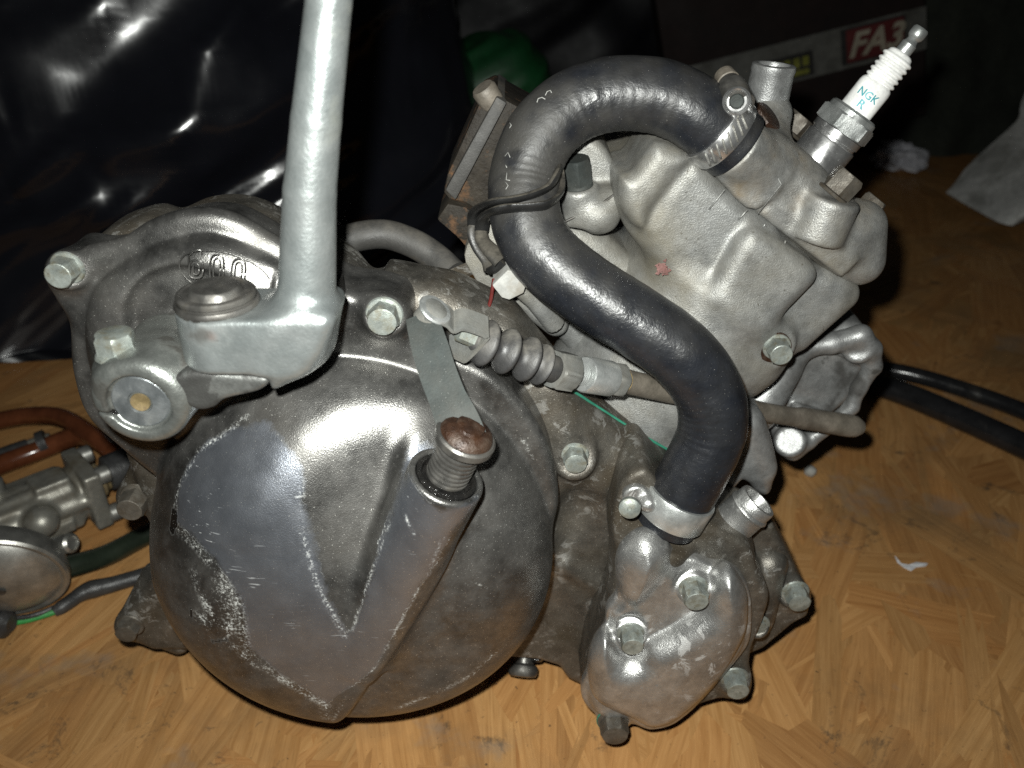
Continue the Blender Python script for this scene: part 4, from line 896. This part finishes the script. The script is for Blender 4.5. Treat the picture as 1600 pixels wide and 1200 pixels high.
    s2 = spline([V(752, 362, 4.4), V(757, 341, 4.0), onh(778, 328, .35), onh(800, 325, .15), onh(835, 323, .12), onh(858, 318, .2), V(874, 302, 3.5), V(874, 275, 4.3), V(868, 258, 4.8)], 6)
    r1 = tube('rubber_strap', s1, .27, M_STRAP, ENG, 12, (1, .45))
    tube('strap_loop', s2, .25, M_STRAP, r1, 12, (1, .45))
    tube('strap_tail', spline([V(744, 348, 4.6), V(738, 362, 4.4), V(744, 384, 4.2), V(760, 408, 3.9), V(764, 424, 3.6)], 6), .19, M_STRAP, r1, 12, (1, .5))
    tube('strap_tail', spline([V(752, 358, 4.4), V(754, 375, 4.0), V(768, 392, 3.5), V(785, 408, 3.2)], 6), np.linspace(.2, .38, 19), M_STRAP, r1, 12, (1, .45))
    tube('strap_tail', spline([V(764, 424, 3.5), V(772, 420, 3.2), V(785, 408, 3.1)], 6), .15, M_STRAP, r1, 10, (1, .6))
    # breather hose
    pth = spline([V(505, 425, 6.5), V(522, 388, 7), V(550, 372, 7.3), (V(600, 366, 7.5)), V(645, 380, 7.3), V(680, 402, 7), V(708, 428, 6.4)], 8)
    tube('breather_hose', pth, .56, M_RUB, ENG, 22)
    ribbon('breather_bracket', [V(672, 446, 5.6), V(700, 434, 5.6), V(742, 416, 6.0)], .5, .16, M_CASE, ENG, np.array([[0, -.5, .85]]))
    prism('gap_dark_fill', XZ([(505, 442), (530, 438), (536, 466), (520, 500), (500, 540)], -.2), -.35, .4, M_OIL_GAP_BLK, ENG, .05)  # black plate put in for the dark of an unmodelled crankcase opening
    lathe('drain_plug', [(.3, -1.6), (.42, -.9), (.45, -.1), (.62, 0), (.66, .12), (.66, .34), (.58, .46), (.3, .5)], V(818, 1040, 3.0), (-.1, -.75, -.66), M_DSTEEL, ENG, 32)
    lathe('drain_screw', [(.2, -1.0), (.3, 0), (.32, .2), (.2, .3)], V(838, 1024, 3.2), (.1, -.7, -.7), M_OIL_GAP_BLK, ENG, 16)
    # exhaust side casting
    g = grid((8.0, 5.5, 2.5), (19.5, 13.5, 16.5), .11); X, Y, Z, _ = g
    ex = spline(XZ([(1150, 600), (1205, 560), (1240, 535), (1300, 530), (1330, 517), (1358, 520), (1372, 545), (1370, 575), (1350, 600), (1338, 632), (1306, 660), (1270, 690), (1258, 708), (1238, 716), (1216, 708), (1204, 680), (1180, 700), (1130, 680)], 8.2), 3, True)
    f = extr(poly2(X, Z, ex), Y, 8.7, 11, .35)
    for a_, b_, r_ in (((1240, 546), (1300, 536), .42), ((1300, 536), (1345, 524), .45), ((1345, 524), (1362, 545), .42), ((1362, 545), (1364, 572), .38), ((1364, 572), (1342, 606), .34), ((1342, 606), (1330, 636), .32), ((1330, 636), (1302, 660), .32), ((1302, 660), (1262, 690), .34), ((1262, 690), (1240, 708), .34)):
        f = smin(f, cap3(X, Y, Z, V(*a_, 8.15), V(*b_, 8.15), r_), .2)
    f = smin(f, cyl3(X, Y, Z, V(1340, 545, 7.85), V(1340, 545, 10), .62, .15), .3)
    f = smin(f, cyl3(X, Y, Z, V(1234, 690, 7.75), V(1234, 690, 10), .72, .18), .3)
    f = smin(f, cap3(X, Y, Z, V(1215, 575, 8.2), V(1180, 640, 7.6), 1.0), .9)
    f = smin(f, cap3(X, Y, Z, V(1290, 655, 8.4), V(1245, 640, 8.3), .3), .3)
    o, v = solid('exhaust_flange', f, g, M_EXH, ENG)
    so_ = np.zeros(len(v))
    for a_, b_, w_ in (((1335, 590), (1300, 640), .42), ((1318, 575), (1322, 600), .35), ((1262, 650), (1300, 655), .2), ((1250, 640), (1258, 640), .35)):
        A_, B_ = V(*a_, 8.4)[[0, 2]], V(*b_, 8.4)[[0, 2]]; e_ = B_-A_; tt_ = np.clip(((v[:, 0]-A_[0])*e_[0]+(v[:, 2]-A_[1])*e_[1])/(e_@e_), 0, 1)
        so_ = np.maximum(so_, np.clip(1.2-np.hypot(v[:, 0]-A_[0]-tt_*e_[0], v[:, 2]-A_[1]-tt_*e_[1])/w_+1.2*fbm(v*2.2, 4, 3), 0, 1))
    attr(o.data, 'soot', so_)
    g = grid((6.5, 2.0, 3.0), (13.5, 9.0, 16.0), .11); X, Y, Z, _ = g
    lo = spline(XZ([(1120, 640), (1180, 640), (1200, 670), (1208, 720), (1206, 765), (1185, 772), (1160, 748), (1130, 790), (1090, 800)], 4.6), 3, True)
    f = extr(poly2(X, Z, lo), Y, 4.2, 8, .6)
    f = smin(f, cap3(X, Y, Z, V(1165, 660, 4.4), V(1190, 730, 4.6), .55), .5)
    solid('lower_barrel_lug', f, g, M_EXH, ENG)
    # dry red fleck stuck on the barrel
    vs, fs = [], []
    c0 = V(1036, 419, 4.45); random.seed(3)
    for k in range(60):
        c = c0+np.array([random.gauss(0, .11), random.uniform(-.05, .02), random.gauss(0, .09)]); n = len(vs)
        for a in (0, 2.1, 4.2): vs.append(c+.085*random.uniform(.5, 1.3)*np.array([math.cos(a+k), random.uniform(-.6, .3), math.sin(a+k)]))
        fs.append((n, n+1, n+2))
    new('red_fleck', mesh('red_fleck', vs, fs, M_LEAF, False), ENG)
intake()

# ------------------------------------------------------------------ things around the engine
def black_tubes():
    o = empty('black_tube_pair', G(1450, 620)); tag(o, 'pair of glossy black tubes lying on the wood right of the engine', 'tubes')
    for pts, r in (([(1340, 570), (1420, 584), (1500, 607), (1600, 643), (1720, 696)], .60), ([(1345, 592), (1420, 618), (1500, 652), (1600, 697), (1720, 752)], .84)):
        tube('tube', spline([G(a, b, ZF+.2+r) for a, b in pts], 8), r, M_BLACK, o, 28)
black_tubes()

def carb():
    p0, p1 = G(-60, 842, 1.3), G(150, 757, 1.3); o = empty('carburettor', G(30, 830)); tag(o, 'dull grey carburettor with round silver bowl, lying left of the engine', 'carburettor')
    d = p1-p0; L = np.linalg.norm(d); d = d/L; up = np.array([0, 0, 1.]); s = np.cross(d, up)
    g = grid((-32, 4, -1.5), (-18, 26, 6.5), .13); X, Y, Z, _ = g
    f = cyl3(X, Y, Z, p0, p1-d*.5, 1.55, .15)
    loc = lambda a, b, c: p0+d*a+s*b+up*c
    def box(c, h, rd=.1):
        q = [np.abs((X-c[0])*e[0]+(Y-c[1])*e[1]+(Z-c[2])*e[2])-k+rd for e, k in zip((d, s, up), h)]
        return np.minimum(np.maximum(np.maximum(q[0], q[1]), q[2]), 0)+np.sqrt(sum(np.maximum(x, 0)**2 for x in q))-rd
    f = smin(f, box(loc(L-.5, 0, 0), (.45, 1.9, 1.75)), .15); f = smin(f, box(loc(L-2.3, .5, 1.15), (.9, .8, .75)), .15)
    f = smin(f, cap3(X, Y, Z, loc(L-6, .6, 1.25), loc(L-3.4, .6, 1.25), .35), .15); f = smin(f, cap3(X, Y, Z, loc(L-6.5, 1.4, .2), loc(L-1, 1.4, .2), .42), .2)
    f = smin(f, box(loc(L-5.5, 0, 0), (4.2, 1.55, 1.35), .3), .3); f = smin(f, cap3(X, Y, Z, loc(3.4, 1.2, .3), loc(3.4, 2.3, .6), .85), .3); f = smin(f, box(loc(L-4.5, 1.4, -.7), (2.6, .5, .4), .1), .15)
    body, v = solid('carb_body', f, g, M_CARB, o)
    for b, c in ((1.4, 1.35), (-1.3, 1.3), (1.5, -1.2)):
        lathe('cap_screw', [(.3, -.3), (.52, 0), (.52, .5), (.44, .58), (.05, .58)], loc(L-.05, b, c), d, M_BOWL, body, 20)
    lathe('cable_elbow', [(.9, -.3), (1.0, .3), (.75, .5), (.72, 1.2), (.5, 1.25)], loc(L, 0, .2), d, M_BRASS, o, 24)
    lathe('rubber_cap', [(.6, -.2), (1.05, .0), (1.05, 1.9), (.85, 2.3), (.5, 2.6), (.45, 5)], loc(L+.7, -.1, .35), d, M_TAPE, o, 24)
    bc = G(0, 908, 1.6); ax = np.array([.22, -.90, -.22]); ax /= np.linalg.norm(ax)
    bw = lathe('float_bowl', [(2.0, -1.6), (2.75, -1.2), (3.0, -.6), (3.02, -.12), (2.92, .0), (2.78, .0), (2.66, -.08), (2.45, .14), (1.9, .5), (1.2, .76), (.5, .86), (.02, .88)], bc, ax, M_BOWL, o, 64)
    lathe('bowl_nipple', [(.42, -1.2), (.50, 0), (.50, .5), (.36, .62), (.3, .5)], G(100, 850, 2.2), (.8, -.2, .3), M_BOWL, o, 20)
    lathe('bowl_spot', [(.22, -.05), (.2, .02), (.02, .03)], bc+ax*.84+np.array([.35, -.1, .3]), ax, M_DSTEEL, bw, 9)
    lathe('idle_screw', [(.45, -1), (.5, 0), (.5, .8), (.3, .9)], loc(L-4.6, -.8, 1.3), up, M_BOWL, o, 18)
    h = empty('fuel_hose', G(80, 680)); tag(h, 'translucent reddish brown fuel hose looped above the carburettor', 'hose')
    pth = spline([G(-90, 775, .2), G(-20, 735, 0), G(60, 704, 0), G(120, 682, .6), G(160, 690, .8)], 8); tube('hose_run', pth, .62, M_BROWN, h, 20)
    pth = spline([G(-90, 680, .2), G(-20, 662, .2), G(40, 650, .6), G(95, 652, 1.2), G(140, 678, 1.3), G(175, 705, .9)], 8); tube('hose_run', pth, .58, M_BROWN, h, 20)
    k = empty('black_connector', G(30, 700)); tag(k, 'short black jointed connector between the two brown hose runs', 'connector')
    tube('connector_tube', [G(-40, 730, 0), G(45, 700, 0)], .62, M_TAPE, k, 18); tube('connector_tube', [G(40, 700, .1), G(80, 686, .3)], .45, M_CARB, k, 18); tube('connector_collar', [G(62, 694, .3), G(74, 689, .4)], .8, M_TAPE, k, 18)
    q = tube('vent_hose', spline([G(75, 893, .4), G(120, 882, 0), G(170, 866, -.5), G(230, 835, -.8), G(320, 790, -.8)], 8), [.58]*33, M_DGREEN, None, 20); tag(q, 'dark green rubber hose running from the silver bowl towards the engine', 'hose')
    e = empty('wire_lead', G(120, 930)); tag(e, 'thin taped wire lead ending in bare green wire on the wood', 'wire')
    tube('taped_sleeve', spline([G(84, 957, ZF+.4), G(105, 943, ZF+.5), G(135, 924, ZF+.5), G(180, 912, ZF+.5), G(240, 893, ZF+.5), G(320, 860, ZF+.5)], 8), np.interp(np.linspace(0, 1, 41), [0, .1, .3, .45, .6, 1], [.26, .36, .38, .5, .42, .4]), M_TAPE, e, 14)
    tube('green_wire', spline([G(-60, 985, ZF+.3), G(0, 976, ZF+.3), G(45, 968, ZF+.3), G(90, 954, ZF+.35), G(110, 944, ZF+.4)], 6), .17, M_GWIRE, e, 10)
    tube('dark_wire', spline([G(-60, 978, ZF+.4), G(0, 968, ZF+.5), G(50, 962, ZF+.5), G(95, 945, ZF+.5)], 6), .14, M_TAPE, e, 8)
    lathe('wire_cap', [(.5, -1.5), (.75, -1), (.75, .6), (.4, .9)], G(-8, 972, ZF+.75), (.95, -.1, 0), M_TAPE, e, 18)
carb()

# ------------------------------------------------------------------ background
def bag(name, c, rad, m, amp, fold, label, cat, n=(260, 180), seed=0, squash=ZF+.25, sq=.85, rot=(0, 0), creases=(), direction=(.84, 0, .54), freq=.12):
    th = np.linspace(0, 2*math.pi, n[0], endpoint=False)[None]; ph = np.linspace(.02, math.pi-.02, n[1])[:, None]
    u = np.stack([np.sin(ph)*np.cos(th), np.sin(ph)*np.sin(th), np.cos(ph)*np.ones_like(th)], -1)
    p = np.sign(u)*np.abs(u)**sq*np.array(rad)+np.array(c)
    d = np.array(direction)/np.linalg.norm(direction); q = p-(p@d)[..., None]*d*.92; q[..., 1] *= .3            # stretched along the folds
    wq = q+3.0*np.stack([fbm(p*.05, 3, seed+1), fbm(p*.05, 3, seed+2), fbm(p*.05, 3, seed+3)], -1)
    ridge = lambda f_, s_: 1-2*np.sqrt(vnoise(wq*f_, seed+s_)**2+.02)
    disp = amp*fbm(p*.045, 3, seed)*2.2+fold*(ridge(freq, 5)+.5*ridge(freq*2.1, 6)+.3*ridge(freq*4.3, 7)+.13*ridge(freq*8.5, 8))
    p = p+u*disp[..., None]
    Rm = np.array((Matrix.Rotation(math.radians(rot[0]), 3, 'Z') @ Matrix.Rotation(math.radians(rot[1]), 3, 'X'))); p = (p-np.array(c))@Rm.T+np.array(c); p[..., 2] = np.maximum(p[..., 2], squash+.02*np.abs(u[..., 2]))
    for pl, h_, w_ in creases:              # sharp folds in the film
        q = spline([V(a_, b_, 43)[[0, 2]] for a_, b_ in pl], 6); dd = np.full(p.shape[:2], 1e9); tt = np.zeros(p.shape[:2]); N = len(q)-1
        for i in range(N):
            e = q[i+1]-q[i]; t_ = np.clip(((p[..., 0]-q[i][0])*e[0]+(p[..., 2]-q[i][1])*e[1])/(e@e), 0, 1)
            d_ = np.hypot(p[..., 0]-q[i][0]-t_*e[0], p[..., 2]-q[i][1]-t_*e[1]); tt = np.where(d_ < dd, (i+t_)/N, tt); dd = np.minimum(dd, d_)
        ff = (u[..., 1] < -.05)*np.sin(np.pi*np.clip(tt, .02, .98))**.5
        p[..., 1] -= ff*h_*.75/np.cosh(dd/w_*1.3)
    idx = np.arange(n[0]*n[1]).reshape(n[1], n[0]); a, b = idx[:-1], idx[1:]
    quad = np.stack([a, b, np.roll(b, -1, 1), np.roll(a, -1, 1)], -1).reshape(-1, 4)
    o = new(name, mesh(name, p.reshape(-1, 3), quad, m, True)); tag(o, label, cat); return o
bag('bin_bag', (-34, 62, 12), (29, 20, 36), M_BAG, 1.3, 1.1, 'large glossy black plastic bag with diagonal creases behind the kick lever', 'plastic bag', (760, 420), 3, sq=.6, rot=(19, -16), creases=(
    ([(170, 338), (300, 262), (437, 210)], 1.5, 1.0), ([(225, 236), (315, 172), (465, 88)], 2.0, 1.3), ([(241, 231), (367, 192), (470, 146)], 1.8, 1.2), ([(5, 340), (122, 311), (200, 276)], 1.6, 1.0),
    ([(170, 250), (290, 110), (400, 66)], 1.5, 1.4), ([(366, 5), (343, 52), (290, 90)], 1.5, .9), ([(290, 304), (330, 270), (360, 244)], 1.3, .8), ([(200, 330), (260, 312), (320, 300)], 1.2, .8),
    ([(260, 205), (320, 165), (335, 122)], 1.3, .9), ([(60, 280), (150, 215), (230, 190)], 1.4, 1.2)))
bag('dull_bag', (-4, 102, 26), (36, 14, 34), M_BAG2, 2.5, .8, 'dull black bag standing behind the hose and the green bag', 'plastic bag', seed=11)
bag('low_bag', (-9, 62, 2), (13, 9, 9), M_BAG2, 1.2, .8, 'low slack black bag in front of the green bag, behind the intake', 'plastic bag', seed=23)
bag('green_bag', V(755, 165, 70)+np.array([0, 4, -6]), (5.6, 4, 11.5), M_GBAG, 2.0, 1.8, 'dark green bag half hidden between black bags', 'bag', (200, 140), 31, sq=.7)
def cloth():
    n, k = 120, 70; u, t = np.meshgrid(np.linspace(0, 1, n), np.linspace(0, 1, k))
    x = 30+u*110; z = ZF+t*60; y = 104-u*14+14*t*t
    p = np.stack([x, y, z], -1); w_ = np.stack([x*.09, y*0, z*.03], -1); y = y+5*fbm(w_, 4, 51)+1.3*fbm(p*.25, 3, 52)-3*np.clip(.12-t, 0, 1)*8
    f = np.stack([x, y, z], -1).reshape(-1, 3); b = f+np.array([0, .5, 0]); N = n*k; idx = np.arange(N).reshape(k, n)
    q = np.stack([idx[:-1, :-1], idx[:-1, 1:], idx[1:, 1:], idx[1:, :-1]], -1).reshape(-1, 4)
    o = new('dark_cloth', mesh('dark_cloth', np.r_[f, b], np.r_[q, q[:, ::-1]+N], M_CLOTH)); tag(o, 'dark grey green cloth hanging at the back right behind the spark plug', 'cloth')
cloth()
def carton():
    c = V(1250, 95, 86); a = math.radians(14); R_ = Matrix.Rotation(-a, 4, 'Y'); M0 = Matrix.Translation(Vector(c)*S) @ R_
    def bx(name, x0, x1, y0, y1, z0, z1, m, par, bev=.15):
        bm = bmesh.new(); bmesh.ops.create_cube(bm, size=1)
        for v in bm.verts: v.co = Vector(((x0+(v.co.x+.5)*(x1-x0))*S, (y0+(v.co.y+.5)*(y1-y0))*S, (z0+(v.co.z+.5)*(z1-z0))*S))
        if bev: bmesh.ops.bevel(bm, geom=list(bm.edges), offset=bev*S, segments=2, profile=.5, affect='EDGES')
        me = bpy.data.meshes.new(name); bm.to_mesh(me); bm.free(); me.materials.append(m); return new(name, me, par, M0)
    zb = -(c[2]-ZF)/math.cos(a)+4.2
    o = bx('carton', -16, 15, .4, 14, zb, 16, M_BOX, None); tag(o, 'dark box with a grey band and stickers, tilted behind the spark plug', 'box')
    bx('grey_band', -16.1, 15.1, .1, 14.1, -2.4, 2.6, M_BAND, o, .1)
    st = bx('sticker', 5.0, 12.6, .02, .2, -1.9, 2.3, M_STKK, o, 0); bx('yellow_sticker', -4.4, 1.6, .02, .2, -2.0, .9, M_STKK, o, 0)
    def word(txt, size, x, z, m, name, shear=0, y=-.03):
        cu = bpy.data.curves.new('print', 'FONT'); cu.body = txt; cu.size = size; cu.shear = shear; cu.offset = .03*size; cu.extrude = .01
        to = bpy.data.objects.new('print', cu); scene.collection.objects.link(to); bpy.context.view_layer.update()
        me = bpy.data.meshes.new_from_object(to.evaluated_get(bpy.context.evaluated_depsgraph_get())); bpy.data.objects.remove(to)
        me.transform(Matrix.Scale(S, 4) @ Matrix.Translation((x, y, z)) @ Matrix.Rotation(math.pi/2, 4, 'X')); me.materials.clear(); me.materials.append(m)
        new(name, me, o, M0)
    bx('sticker_field', 5.6, 12.4, -.0, .15, -1.7, 2.1, M_STKR, o, 0)
    word('FA3', 3.9, 5.7, -1.1, M_STK, 'sticker_print', .35)
    for i, q in enumerate((-4.1, -2.9, -1.9, -.8, .3)): bx('yellow_print', q, q+.75, -.0, .15, -.7-.1*(i % 2), .4, M_STKY, o, 0)
    bx('yellow_print', -3.9, 1.0, -.0, .15, -1.7, -1.1, M_STKY, o, 0)
carton()
def sheet():
    L = spline([V(1478, 301, 74), V(1540, 246, 75), V(1578, 195, 76), V(1594, 160, 76.5), V(1640, 100, 78)], 8); B = spline([G(1478, 304), G(1522, 330), G(1568, 352), G(1600, 346), G(1690, 320)], 8)
    k, n = len(L), len(B); p = np.zeros((k, n, 3))
    A0 = L[0]
    for i in range(k):
        for j in range(n): p[i, j] = L[i]+(B[j]-B[0])*(1-.25*i/k)+np.array([0, 1.1*math.sin(i*.25+j*.2), .35*math.sin(j*.45+i*.13)])*min(1, i/4)
    p[..., 2] = np.maximum(p[..., 2], ZF+.05); f = p.reshape(-1, 3); b = f+np.array([.02, .08, -.02]); idx = np.arange(k*n).reshape(k, n)
    q = np.stack([idx[:-1, :-1], idx[:-1, 1:], idx[1:, 1:], idx[1:, :-1]], -1).reshape(-1, 4)
    o = new('paper_sheet', mesh('paper_sheet', np.r_[f, b], np.r_[q, q[:, ::-1]+k*n], M_PAPER)); tag(o, 'crumpled grey printed sheet curling up from the wood at the right edge', 'paper')
sheet()
def scraps():
    for (px_, py_, r, lab) in ((1402, 246, 3.2, 'small pale crumpled scrap just right of the spark plug base'), (1238, 196, 4.2, 'bluish crumpled scrap between the head outlet and the spark plug')):
        n = (26, 16); th = np.linspace(0, 2*math.pi, n[0], endpoint=False)[None]; ph = np.linspace(.05, math.pi-.05, n[1])[:, None]
        u = np.stack([np.sin(ph)*np.cos(th), np.sin(ph)*np.sin(th), np.cos(ph)*np.ones_like(th)], -1); c = G(px_, py_, ZF+r*.5)
        p = c+u*r*np.array([1.1, .8, .55])*(1+.45*vnoise(u*2.6+px_)+.2*vnoise(u*6+px_))[..., None]; p[..., 2] = np.maximum(p[..., 2], ZF)
        idx = np.arange(n[0]*n[1]).reshape(n[1], n[0]); q = np.stack([idx[:-1], idx[1:], np.roll(idx[1:], -1, 1), np.roll(idx[:-1], -1, 1)], -1).reshape(-1, 4)
        tag(new('paper_scrap', mesh('paper_scrap', p.reshape(-1, 3), q, M_SCRAP, False)), lab, 'scrap', 'pale scraps behind the engine')
    # chip of white film and a pale pellet on the board
    pts = [(1398, 868), (1408, 880), (1420, 882), (1432, 878), (1450, 880), (1447, 884), (1432, 886), (1424, 892), (1412, 886), (1402, 878)]
    f = [G(a, b, ZF+.05+.04*math.sin(i*1.7)) for i, (a, b) in enumerate(pts)]; n = len(f); v = f+[q-np.array([0, 0, .04]) for q in f]
    tag(new('white_chip', mesh('white_chip', v, [tuple(range(n))[::-1], tuple(range(n, 2*n))]+[(i, (i+1) % n, n+(i+1) % n, n+i) for i in range(n)], M_CHIP, False)), 'tiny white curled chip lying on the wood right of the pump', 'chip')
    tag(lathe('pale_pellet', [(.05, -.38), (.3, -.28), (.4, 0), (.32, .26), (.1, .36)], G(1266, 736, ZF+.3), (.3, .2, 1), M_PLAST, None, 16, sharp=80), 'tiny pale pellet on the wood below the exhaust casting', 'pellet')
scraps()
